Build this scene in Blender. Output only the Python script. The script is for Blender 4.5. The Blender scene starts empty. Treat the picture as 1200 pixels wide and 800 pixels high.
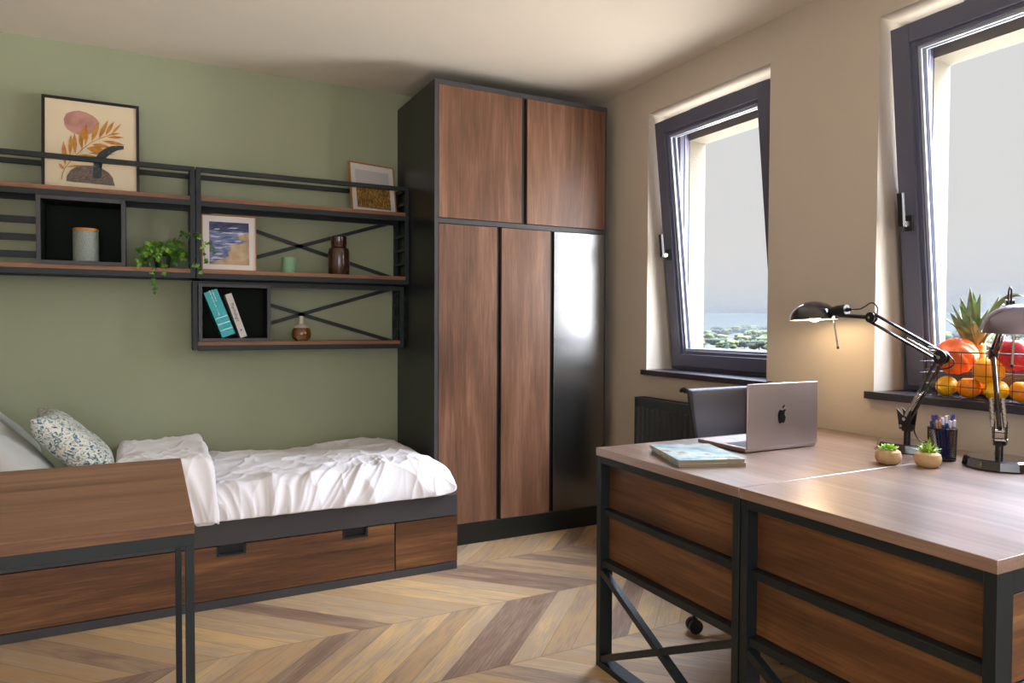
import bpy, bmesh, math, random
from mathutils import Vector, Matrix, noise
random.seed(7)
C = bpy.context.scene.collection
PI = math.pi

# ---------------------------------------------------------------- camera
sc = bpy.context.scene
yaw, pit, rol = math.radians(27.203), math.radians(-1.4542), math.radians(0.2273)
right = Vector((math.cos(yaw), -math.sin(yaw), 0))
fwd = Vector((math.sin(yaw)*math.cos(pit), math.cos(yaw)*math.cos(pit), math.sin(pit)))
up = right.cross(fwd)
cr = right*math.cos(rol) + up*math.sin(rol)
cu = -right*math.sin(rol) + up*math.cos(rol)
cam = bpy.data.objects.new('camera', bpy.data.cameras.new('camera'))
C.objects.link(cam)
m = Matrix((cr, cu, -fwd)).transposed().to_4x4()
m.translation = Vector((0, 0, 1.1857))
cam.matrix_world = m
cam.data.sensor_width = 36
cam.data.lens = 821.68/1200*36
cam.data.clip_end = 20000
sc.camera = cam

# ---------------------------------------------------------------- light
SKY_LOW, SKY_HIGH, SKY_FILL, GROUND_GLOW, SIDE_GLOW = 0.74, 46.0, 3.4, 20.0, 15.0
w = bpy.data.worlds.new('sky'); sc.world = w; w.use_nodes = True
nt = w.node_tree; nt.nodes.clear()
def N(nt, t, **kw):
    n = nt.nodes.new(t)
    for k, v in kw.items():
        if k in n.inputs.keys() if hasattr(n.inputs, 'keys') else False: n.inputs[k].default_value = v
        else: setattr(n, k, v)
    return n
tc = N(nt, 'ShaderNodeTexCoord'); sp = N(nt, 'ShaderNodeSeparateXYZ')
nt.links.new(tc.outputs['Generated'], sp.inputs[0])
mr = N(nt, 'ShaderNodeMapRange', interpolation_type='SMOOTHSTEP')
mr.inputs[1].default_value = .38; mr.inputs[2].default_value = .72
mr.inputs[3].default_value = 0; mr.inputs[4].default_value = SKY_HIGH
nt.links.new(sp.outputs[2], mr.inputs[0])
mb_ = N(nt, 'ShaderNodeMapRange', interpolation_type='SMOOTHSTEP')  # fill glow added to the unseen sky behind the camera
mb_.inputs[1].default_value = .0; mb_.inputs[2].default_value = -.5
mb_.inputs[3].default_value = 0; mb_.inputs[4].default_value = SKY_FILL
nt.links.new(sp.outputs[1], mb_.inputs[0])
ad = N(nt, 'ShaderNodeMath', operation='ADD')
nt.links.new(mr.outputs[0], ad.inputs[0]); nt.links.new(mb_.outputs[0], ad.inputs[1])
# glow added below the horizon, out of view, to brighten ceiling and window heads
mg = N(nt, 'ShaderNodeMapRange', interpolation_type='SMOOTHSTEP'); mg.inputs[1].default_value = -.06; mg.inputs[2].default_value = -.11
mg.inputs[3].default_value = 0; mg.inputs[4].default_value = GROUND_GLOW
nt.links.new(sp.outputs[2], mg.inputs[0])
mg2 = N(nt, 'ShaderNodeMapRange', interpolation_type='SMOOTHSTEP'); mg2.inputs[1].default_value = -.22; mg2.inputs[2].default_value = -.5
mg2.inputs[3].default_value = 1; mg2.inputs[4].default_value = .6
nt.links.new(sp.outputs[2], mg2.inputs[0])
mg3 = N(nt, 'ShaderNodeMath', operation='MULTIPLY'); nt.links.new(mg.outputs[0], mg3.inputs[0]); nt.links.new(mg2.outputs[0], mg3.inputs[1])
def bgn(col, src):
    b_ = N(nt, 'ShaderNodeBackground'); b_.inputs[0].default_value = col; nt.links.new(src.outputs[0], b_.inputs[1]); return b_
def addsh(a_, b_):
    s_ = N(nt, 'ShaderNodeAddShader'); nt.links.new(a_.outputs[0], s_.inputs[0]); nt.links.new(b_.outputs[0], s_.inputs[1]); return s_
# high sky and added ground glow are dimmed away from the window wall
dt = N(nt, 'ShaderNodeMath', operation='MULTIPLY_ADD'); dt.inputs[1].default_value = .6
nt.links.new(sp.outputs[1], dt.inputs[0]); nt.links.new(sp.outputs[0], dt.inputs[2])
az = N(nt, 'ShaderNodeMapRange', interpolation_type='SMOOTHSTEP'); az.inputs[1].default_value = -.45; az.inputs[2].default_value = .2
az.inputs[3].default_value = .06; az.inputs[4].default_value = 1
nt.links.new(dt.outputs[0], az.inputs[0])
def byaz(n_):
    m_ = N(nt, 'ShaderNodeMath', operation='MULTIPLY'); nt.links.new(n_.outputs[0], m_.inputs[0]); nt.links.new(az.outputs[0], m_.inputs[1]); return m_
# glow added in unseen sky (+x, -y), lighting the green wall
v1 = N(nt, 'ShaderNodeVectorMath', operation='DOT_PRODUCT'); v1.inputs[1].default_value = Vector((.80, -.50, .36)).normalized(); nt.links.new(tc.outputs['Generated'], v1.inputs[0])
vv = N(nt, 'ShaderNodeMapRange', interpolation_type='SMOOTHSTEP'); vv.inputs[1].default_value = .60; vv.inputs[2].default_value = .97; vv.inputs[3].default_value = 0; vv.inputs[4].default_value = SIDE_GLOW
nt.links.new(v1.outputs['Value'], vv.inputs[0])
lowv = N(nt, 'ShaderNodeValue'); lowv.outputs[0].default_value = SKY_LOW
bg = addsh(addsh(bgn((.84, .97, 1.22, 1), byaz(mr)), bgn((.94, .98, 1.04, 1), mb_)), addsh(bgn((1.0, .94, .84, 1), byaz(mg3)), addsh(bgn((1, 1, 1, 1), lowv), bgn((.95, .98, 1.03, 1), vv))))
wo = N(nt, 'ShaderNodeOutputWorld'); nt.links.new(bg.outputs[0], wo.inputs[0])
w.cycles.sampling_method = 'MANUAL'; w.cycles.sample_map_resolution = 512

def portal(loc, nrm, sx, sy):
    d = bpy.data.lights.new('window_daylight', 'AREA'); d.shape = 'RECTANGLE'; d.size = sx; d.size_y = sy
    d.cycles.is_portal = True
    o = bpy.data.objects.new('window_daylight', d); C.objects.link(o)
    o.location = loc; o.rotation_euler = Vector(nrm).to_track_quat('-Z', 'Y').to_euler()
for yc in (2.72, 1.33, -.07):
    portal((2.87, yc, 1.58), (-1, 0, 0), 1.3, .80)
portal((-.3, -2.95, 1.25), (0, 1, 0), 3.0, 2.2)

sc.view_settings.view_transform = 'Standard'; sc.view_settings.look = 'None'
sc.view_settings.gamma = 1; sc.view_settings.use_curve_mapping = False
sc.view_settings.exposure = 0.02
cy = sc.cycles
cy.use_denoising = True; cy.max_bounces = 10; cy.diffuse_bounces = 5; cy.glossy_bounces = 4
cy.transparent_max_bounces = 16; cy.volume_bounces = 1; cy.sample_clamp_indirect = 6
cy.caustics_reflective = False; cy.caustics_refractive = False

# ---------------------------------------------------------------- materials
def lin(h):
    h = h.lstrip('#'); r = [int(h[i:i+2], 16)/255 for i in (0, 2, 4)]
    return tuple(((c/12.92) if c <= .04045 else ((c+.055)/1.055)**2.4) for c in r) + (1,)
def mat(name, col, rough=.5, metal=0, spec=.5, bump=0, bscale=200, coat=0, var=0, vscale=6, emis=0, trans=0, sheen=0):
    m = bpy.data.materials.new(name); m.use_nodes = True
    t = m.node_tree; b = t.nodes['Principled BSDF']
    col = lin(col) if isinstance(col, str) else tuple(col)+(1,)*(4-len(col))
    b.inputs['Base Color'].default_value = col; b.inputs['Roughness'].default_value = rough
    b.inputs['Metallic'].default_value = metal; b.inputs['Specular IOR Level'].default_value = spec
    b.inputs['Coat Weight'].default_value = coat; b.inputs['Coat Roughness'].default_value = .1
    if trans: b.inputs['Transmission Weight'].default_value = trans
    if sheen: b.inputs['Sheen Weight'].default_value = sheen
    if emis:
        b.inputs['Emission Color'].default_value = col; b.inputs['Emission Strength'].default_value = emis
    tcn = N(t, 'ShaderNodeTexCoord')
    nz = N(t, 'ShaderNodeTexNoise'); nz.inputs['Scale'].default_value = vscale; nz.inputs['Detail'].default_value = 4
    t.links.new(tcn.outputs['Object'], nz.inputs['Vector'])
    v = var or .03
    mx = N(t, 'ShaderNodeMix', data_type='RGBA')
    mx.inputs[6].default_value = tuple(c*(1-v) for c in col[:3])+(1,); mx.inputs[7].default_value = tuple(min(1, c*(1+v)) for c in col[:3])+(1,)
    t.links.new(nz.outputs['Fac'], mx.inputs[0]); t.links.new(mx.outputs[2], b.inputs['Base Color'])
    if bump:
        n2 = N(t, 'ShaderNodeTexNoise'); n2.inputs['Scale'].default_value = bscale; n2.inputs['Detail'].default_value = 3
        t.links.new(tcn.outputs['Object'], n2.inputs['Vector'])
        bp = N(t, 'ShaderNodeBump'); bp.inputs['Strength'].default_value = bump; bp.inputs['Distance'].default_value = .002
        t.links.new(n2.outputs['Fac'], bp.inputs['Height']); t.links.new(bp.outputs[0], b.inputs['Normal'])
    return m
def wood(name, axis, dark, mid, light, rough=.42, spec=.5, seed=0., knots=True):
    m = bpy.data.materials.new(name); m.use_nodes = True
    t = m.node_tree; b = t.nodes['Principled BSDF']; L = t.links.new
    tcn = N(t, 'ShaderNodeTexCoord'); oi = N(t, 'ShaderNodeObjectInfo')
    off = N(t, 'ShaderNodeVectorMath', operation='SCALE'); off.inputs[3].default_value = 9.
    cmb = N(t, 'ShaderNodeCombineXYZ')
    for i in range(3): L(oi.outputs['Random'], cmb.inputs[i])
    L(cmb.outputs[0], off.inputs[0])
    av = N(t, 'ShaderNodeVectorMath', operation='ADD'); L(tcn.outputs['Object'], av.inputs[0]); L(off.outputs[0], av.inputs[1])
    def mapped(s_al, s_ac):
        mp = N(t, 'ShaderNodeMapping'); s = [s_ac]*3; s['XYZ'.index(axis)] = s_al
        mp.inputs['Scale'].default_value = s; mp.inputs['Location'].default_value = (seed, seed*1.7, seed*.6)
        L(av.outputs[0], mp.inputs[0]); return mp
    n1 = N(t, 'ShaderNodeTexNoise'); n1.inputs['Scale'].default_value = 1; n1.inputs['Detail'].default_value = 6; n1.inputs['Roughness'].default_value = .6
    n1.inputs['Distortion'].default_value = .6
    L(mapped(.9, 9).outputs[0], n1.inputs['Vector'])
    n2 = N(t, 'ShaderNodeTexNoise'); n2.inputs['Scale'].default_value = 1; n2.inputs['Detail'].default_value = 5; n2.inputs['Roughness'].default_value = .7
    L(mapped(5, 130).outputs[0], n2.inputs['Vector'])
    n3 = N(t, 'ShaderNodeTexNoise'); n3.inputs['Scale'].default_value = 1; n3.inputs['Detail'].default_value = 2; n3.inputs['Distortion'].default_value = 1.2
    L(mapped(1.3, 19).outputs[0], n3.inputs['Vector'])
    a = N(t, 'ShaderNodeMath', operation='MULTIPLY_ADD'); a.inputs[1].default_value = .45; L(n2.outputs['Fac'], a.inputs[0])
    a2 = N(t, 'ShaderNodeMath', operation='MULTIPLY_ADD'); a2.inputs[1].default_value = .30; L(n3.outputs['Fac'], a2.inputs[0]); 
    a3 = N(t, 'ShaderNodeMath', operation='MULTIPLY'); a3.inputs[1].default_value = .75; L(n1.outputs['Fac'], a3.inputs[0])
    L(a3.outputs[0], a2.inputs[2]); L(a2.outputs[0], a.inputs[2])
    src = a
    if knots:
        vo = N(t, 'ShaderNodeTexVoronoi'); vo.inputs['Scale'].default_value = 1; L(mapped(1.1, 3.0).outputs[0], vo.inputs['Vector'])
        kr = N(t, 'ShaderNodeMapRange'); kr.inputs[1].default_value = .05; kr.inputs[2].default_value = .30; kr.inputs[3].default_value = .26; kr.inputs[4].default_value = 0
        L(vo.outputs['Distance'], kr.inputs[0])
        sb = N(t, 'ShaderNodeMath', operation='SUBTRACT'); L(a.outputs[0], sb.inputs[0]); L(kr.outputs[0], sb.inputs[1]); src = sb
    r = N(t, 'ShaderNodeValToRGB'); e = r.color_ramp.elements
    e[0].position = .52; e[0].color = lin(dark); e[1].position = .96; e[1].color = lin(light)
    q = e.new(.76); q.color = lin(mid)
    L(src.outputs[0], r.inputs[0]); L(r.outputs[0], b.inputs['Base Color'])
    b.inputs['Roughness'].default_value = rough; b.inputs['Specular IOR Level'].default_value = spec
    bp = N(t, 'ShaderNodeBump'); bp.inputs['Strength'].default_value = .12; bp.inputs['Distance'].default_value = .001
    L(n2.outputs['Fac'], bp.inputs['Height']); L(bp.outputs[0], b.inputs['Normal'])
    return m
def floor_mat():
    m = bpy.data.materials.new('chevron_oak'); m.use_nodes = True
    t = m.node_tree; b = t.nodes['Principled BSDF']; L = t.links.new
    g = N(t, 'ShaderNodeTexCoord'); s = N(t, 'ShaderNodeSeparateXYZ'); L(g.outputs['Object'], s.inputs[0])
    def M(op, x, y=None, z=None):
        n = N(t, 'ShaderNodeMath', operation=op)
        for i, v in enumerate((x, y, z)):
            if v is None: continue
            if isinstance(v, (int, float)): n.inputs[i].default_value = v
            else: L(v, n.inputs[i])
        return n.outputs[0]
    X, Y = s.outputs[0], s.outputs[1]
    yy = M('SUBTRACT', Y, 2.148)
    fr = M('FLOORED_MODULO', yy, 1.0)
    tri = M('ABSOLUTE', M('SUBTRACT', fr, .5))            # distance to seam A
    strip = M('FLOOR', M('DIVIDE', yy, .5))
    p = M('DIVIDE', M('ADD', M('ADD', X, tri), -.988+12.8), .1265)
    pl = M('FLOOR', p); pf = M('FRACT', p)
    cv = N(t, 'ShaderNodeCombineXYZ'); L(pl, cv.inputs[0]); L(strip, cv.inputs[1])
    wn = N(t, 'ShaderNodeTexWhiteNoise', noise_dimensions='2D'); L(cv.outputs[0], wn.inputs['Vector'])
    # along-plank coordinate
    al = M('SUBTRACT', X, tri)
    gc = N(t, 'ShaderNodeCombineXYZ'); L(M('MULTIPLY', al, 1.6), gc.inputs[0]); L(M('MULTIPLY', p, 1.1), gc.inputs[1]); L(M('MULTIPLY', wn.outputs['Value'], 30), gc.inputs[2])
    n1 = N(t, 'ShaderNodeTexNoise'); n1.inputs['Scale'].default_value = 1.3; n1.inputs['Detail'].default_value = 5; n1.inputs['Distortion'].default_value = .8; L(gc.outputs[0], n1.inputs['Vector'])
    gc2 = N(t, 'ShaderNodeCombineXYZ'); L(M('MULTIPLY', al, 6), gc2.inputs[0]); L(M('MULTIPLY', p, 14), gc2.inputs[1]); L(strip, gc2.inputs[2])
    n2 = N(t, 'ShaderNodeTexNoise'); n2.inputs['Scale'].default_value = 1; n2.inputs['Detail'].default_value = 5; n2.inputs['Roughness'].default_value = .65; L(gc2.outputs[0], n2.inputs['Vector'])
    v = M('ADD', M('MULTIPLY', wn.outputs['Value'], .44), M('ADD', M('MULTIPLY', n1.outputs['Fac'], .50), M('MULTIPLY', n2.outputs['Fac'], .50)))
    r = N(t, 'ShaderNodeValToRGB'); e = r.color_ramp.elements
    e[0].position = .40; e[0].color = lin('#735843'); e[1].position = 1.0; e[1].color = lin('#cfae7c')
    for ps, cl in ((.54, '#8a7260'), (.64, '#a28a70'), (.74, '#b79467'), (.83, '#aa977f'), (.91, '#c2a276')): q = e.new(ps); q.color = lin(cl)
    L(v, r.inputs[0])
    # joints
    ed = M('MINIMUM', M('MINIMUM', pf, M('SUBTRACT', 1, pf)), M('MULTIPLY', M('MINIMUM', tri, M('SUBTRACT', .5, tri)), 6))
    jm = N(t, 'ShaderNodeMapRange'); jm.inputs[1].default_value = .004; jm.inputs[2].default_value = .022; jm.inputs[3].default_value = .55; jm.inputs[4].default_value = 1; L(ed, jm.inputs[0])
    mx = N(t, 'ShaderNodeMix', data_type='RGBA', blend_type='MULTIPLY'); mx.inputs[0].default_value = 1
    L(r.outputs[0], mx.inputs[6]); L(jm.outputs[0], mx.inputs[7]); L(mx.outputs[2], b.inputs['Base Color'])
    b.inputs['Roughness'].default_value = .42
    bp = N(t, 'ShaderNodeBump'); bp.inputs['Strength'].default_value = .25; bp.inputs['Distance'].default_value = .001
    L(M('ADD', jm.outputs[0], M('MULTIPLY', n2.outputs['Fac'], .3)), bp.inputs['Height']); L(bp.outputs[0], b.inputs['Normal'])
    return m
def glass_mat(name, tint=(1, 1, 1), ior=1.45):
    m = bpy.data.materials.new(name); m.use_nodes = True; t = m.node_tree; t.nodes.clear()
    tr = N(t, 'ShaderNodeBsdfTransparent'); tr.inputs[0].default_value = tint+(1,)
    gl = N(t, 'ShaderNodeBsdfGlossy'); gl.inputs['Roughness'].default_value = .0
    lw = N(t, 'ShaderNodeLayerWeight'); lw.inputs[0].default_value = .5
    pw = N(t, 'ShaderNodeMath', operation='POWER'); pw.inputs[1].default_value = 5; t.links.new(lw.outputs['Facing'], pw.inputs[0])
    f = N(t, 'ShaderNodeMath', operation='MULTIPLY_ADD'); f.inputs[1].default_value = .8; f.inputs[2].default_value = .035; t.links.new(pw.outputs[0], f.inputs[0])
    ms = N(t, 'ShaderNodeMixShader'); o = N(t, 'ShaderNodeOutputMaterial')
    t.links.new(f.outputs[0], ms.inputs[0]); t.links.new(tr.outputs[0], ms.inputs[1]); t.links.new(gl.outputs[0], ms.inputs[2]); t.links.new(ms.outputs[0], o.inputs[0])
    return m
def noise_mat(name, stops, scale, rough=.8, detail=4, stretch=(1, 1, 1), bump=0, vor=False, dist=0.):
    m = bpy.data.materials.new(name); m.use_nodes = True; t = m.node_tree; b = t.nodes['Principled BSDF']
    g = N(t, 'ShaderNodeTexCoord'); mp = N(t, 'ShaderNodeMapping'); mp.inputs['Scale'].default_value = stretch
    t.links.new(g.outputs['Object'], mp.inputs[0])
    n = N(t, 'ShaderNodeTexVoronoi' if vor else 'ShaderNodeTexNoise'); n.inputs['Scale'].default_value = scale
    if not vor: n.inputs['Detail'].default_value = detail; n.inputs['Distortion'].default_value = dist
    t.links.new(mp.outputs[0], n.inputs['Vector'])
    r = N(t, 'ShaderNodeValToRGB'); e = r.color_ramp.elements
    e[0].position = stops[0][0]; e[0].color = lin(stops[0][1]); e[1].position = stops[-1][0]; e[1].color = lin(stops[-1][1])
    for p, cl in stops[1:-1]: q = e.new(p); q.color = lin(cl)
    t.links.new(n.outputs['Distance' if vor else 'Fac'], r.inputs[0]); t.links.new(r.outputs[0], b.inputs['Base Color'])
    b.inputs['Roughness'].default_value = rough
    if bump:
        bp = N(t, 'ShaderNodeBump'); bp.inputs['Strength'].default_value = bump; bp.inputs['Distance'].default_value = .003
        t.links.new(n.outputs['Distance' if vor else 'Fac'], bp.inputs['Height']); t.links.new(bp.outputs[0], b.inputs['Normal'])
    return m

G = dict(
    green=mat('sage_paint', '#989f85', .75, bump=.15, bscale=160),
    beige=mat('beige_paint', '#c2b8aa', .8, bump=.35, bscale=90),
    ceil=mat('ceiling_paint', '#e6dfd3', .85, bump=.1),
    plaster=mat('outside_plaster', '#625c50', .9, bump=.6, bscale=120),
    floor=floor_mat(),
    metal=mat('dark_powder_coated_steel', '#192124', .42, 0, .35, bump=.06, bscale=500),
    char=mat('charcoal_laminate', '#3d3c40', .5, bump=.06, bscale=400),
    carc=mat('carcass_black_green', '#161b1a', .32, bump=.03),
    blackgap=mat('black_recess', '#0b0c0d', .5),
    satin=mat('satin_black_lacquer', '#0a0c0d', .27, 0, .5, coat=1.0),
    woodZ=wood('walnut_vertical', 'Z', '#4a3122', '#714e3a', '#906a52'),
    woodX=wood('walnut_lengthwise', 'X', '#2c1b0f', '#633f25', '#8c633c', rough=.45),
    woodY=wood('walnut_depthwise', 'Y', '#2c1b0f', '#633f25', '#8c633c', rough=.45, seed=3.),
    topX=wood('walnut_top_left_lit', 'X', '#644637', '#906a55', '#ac866f', rough=.36, seed=5., knots=False),  # lighter than the edge; the top's stronger light is put into the colour
    topY=wood('walnut_top_right_sheen', 'Y', '#5a463a', '#86695a', '#a48a7a', rough=.30, spec=1.0, seed=8., knots=False),  # greyed lighter; part of the window sheen is put into the colour
    edgeS=wood('shelf_walnut', 'X', '#553521', '#7c5237', '#966a48', rough=.5, seed=2., knots=False),
    frameW=mat('window_frame_anthracite', '#585a6e', .42, bump=.05, bscale=300),
    gasket=mat('pale_glazing_seal', '#aeb4c4', .3),
    glass=glass_mat('window_glass'),
    sill=mat('dark_stone_sill', '#2b282d', .28, bump=.1, bscale=150, var=.25, vscale=60),
    duvet=mat('white_cotton', '#f0eff6', .85, bump=.12, bscale=350, sheen=.2),
    matt=mat('mattress_fabric', '#d8d6d4', .9),
    cush=mat('pale_grey_cotton', '#b9bdbb', .9, bump=.3, bscale=500),
    cush2=mat('mid_grey_cotton', '#aeb2b1', .9, bump=.3, bscale=500),
    pattern=noise_mat('blue_white_weave', [(.30, '#26466b'), (.42, '#5e8794'), (.50, '#dcdcd2'), (.60, '#e4e2d8'), (.68, '#7fa3a2'), (.8, '#dedcd0')], 46, .9, 8, (1, 1, 1.3), .3, dist=1.6),
    black=mat('black_plastic', '#141416', .35),
    blackgloss=mat('black_lamp_enamel', '#17131a', .12, coat=1.0),
    chrome=mat('chrome', '#c9c6c2', .18, 1),
    chromed=mat('dark_chrome_shade', '#857b8c', .2, .6, coat=.5),
    shadein=mat('lamp_shade_inner', '#e8e2d6', .3, .3),
    leather=mat('navy_black_mesh', '#2b2c3a', .55, bump=.25, bscale=600),
    alu=mat('brushed_aluminium', '#a3938c', .36, .9, bump=.04, bscale=900),
    keys=mat('laptop_keys', '#17181a', .5),
    screen=mat('laptop_screen', '#0c0e12', .12),
    paper=mat('paper_white', '#e4e2dc', .7),
    pages=mat('page_edges', '#8d8069', .8, var=.2, vscale=300),
    magcov=noise_mat('magazine_cover', [(.3, '#4f7f9a'), (.45, '#a9c4cc'), (.55, '#c9d4d0'), (.63, '#8a8874'), (.75, '#d7dedd')], 9, .25, 4),
    yellow=mat('yellow_print', '#d8c465', .5),
    teal=mat('teal_cover', '#12a3ad', .35), silver=mat('silver_foil', '#d8e4e4', .2, .6), whitecov=mat('grey_white_cover', '#c9c4c1', .4),
    ink=mat('dark_ink', '#33303a', .6), blueink=mat('blue_ink', '#6a6ab0', .6), whiteink=mat('white_print', '#d9efee', .5),
    artpaper=mat('cream_art_paper', '#dccdb0', .7), pink=noise_mat('dusty_pink_wash', [(.3, '#a8776c'), (.7, '#c49488')], 18, .8),
    gold=noise_mat('ochre_leaf_print', [(.3, '#a8691e'), (.7, '#cf9440')], 30, .7), spk=noise_mat('speckled_print', [(.42, '#3a3130'), (.5, '#9a8a7c'), (.6, '#4a4040')], 260, .8, 2),
    slate=noise_mat('slate_print', [(.3, '#2c3233'), (.62, '#3e4546'), (.72, '#7d8280')], 60, .8),
    oak=mat('light_oak_frame', '#a9713f', .45, var=.15, vscale=40), mount=mat('white_mount', '#ded9d6', .7), blackframe=mat('black_frame', '#121013', .4),
    skyp=mat('print_sky', '#c2c0c2', .6), wheat=noise_mat('wheat_print', [(.3, '#3a2c14'), (.5, '#86652c'), (.66, '#c29b50')], 110, .7, 4, (1.6, 1, .5)),
    sea=noise_mat('sea_print', [(.32, '#3b4464'), (.45, '#5d6c98'), (.58, '#7f8ab0'), (.68, '#c9cede')], 14, .6, 5, (1, 1, 3.2), dist=1.),
    sand=noise_mat('sand_print', [(.3, '#9a8266'), (.7, '#c4ab8c')], 25, .6), foam=mat('foam_print', '#d5d7e2', .6), deep=noise_mat('storm_print', [(.35, '#2c3050'), (.65, '#4a527a')], 20, .6, 4, (1, 1, 3)),
    jar=None, bamboo=mat('bamboo_lid', '#c08440', .5), mint=mat('mint_candle', '#86b592', .5), brownv=mat('brown_ceramic', '#3d241b', .22, coat=.6),
    amber=mat('amber_glaze', '#6b4212', .12, coat=1.0, var=.3, vscale=15), whitec=mat('white_ceramic', '#c7c1b6', .4),
    leaf=noise_mat('ivy_leaf', [(.35, '#254a14'), (.5, '#4f8426'), (.66, '#9cc04a')], 22, .45), stem=mat('ivy_stem', '#4d6a2a', .6), soil=mat('soil', '#2a1e16', .9, bump=1, bscale=90),
    potd=mat('dark_pot', '#22241f', .5), pot=mat('sand_stone_pot', '#c0a27a', .9, bump=.5, bscale=200, var=.12, vscale=80),
    succ=mat('bright_succulent', '#93c23a', .45, var=.35, vscale=50), grass=mat('spiky_green', '#9ac040', .45, var=.3, vscale=60),
    meshc=mat('black_wire_mesh', '#1b1b1f', .4, .5), pen=mat('pen_blue', '#232a6a', .3), penw=mat('pen_white', '#c9c6d8', .25), penc=mat('pen_copper', '#a07a66', .3, .6),
    pumpkin=noise_mat('pumpkin_skin', [(.3, '#d8531c'), (.7, '#ee7a2c')], 12, .35), apple=noise_mat('red_fruit_skin', [(.3, '#a81c2a'), (.6, '#cc3038'), (.75, '#d8654a')], 14, .25),
    lemon=mat('lemon_peel', '#ecb012', .35, bump=.3, bscale=120), orange=mat('orange_peel', '#f08a10', .38, bump=.4, bscale=120), mango=noise_mat('mango_skin', [(.3, '#e87a10'), (.65, '#f2a81c')], 10, .3),
    pine=noise_mat('pineapple_skin', [(.0, '#4a3818'), (.35, '#a87c2c'), (.6, '#c79a44')], 55, .6, vor=True, bump=.8),
    pleaf=noise_mat('pineapple_leaf', [(.3, '#4f6a40'), (.55, '#87956a'), (.75, '#b0a27a')], 25, .5), wire=mat('basket_wire', '#3a3134', .35, .7),
    radi=mat('radiator_anthracite', '#2b3538', .4), cable=mat('black_cable', '#16141a', .35),
    bulb=mat('warm_bulb', (1, .72, .42), .3, emis=110), lampwhite=mat('lamp_diffuser', '#ffffff', .4),
)
def jar_mat():
    m = noise_mat('dimpled_grey_glaze', [(.0, '#6f7a76'), (.5, '#96a09a')], 260, .18, vor=True, bump=.7); return m
G['jar'] = jar_mat()
for k_, v_ in (('IOR', 2.6), ('Coat IOR', 1.75), ('Coat Roughness', .26)): G['satin'].node_tree.nodes['Principled BSDF'].inputs[k_].default_value = v_
for k_, v_ in (('Coat Weight', 1), ('Coat IOR', 1.6), ('Coat Roughness', .27)): G['topY'].node_tree.nodes['Principled BSDF'].inputs[k_].default_value = v_
G['cubin'] = mat('cubby_black_green', '#182019', .7, 0, .15)

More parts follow.
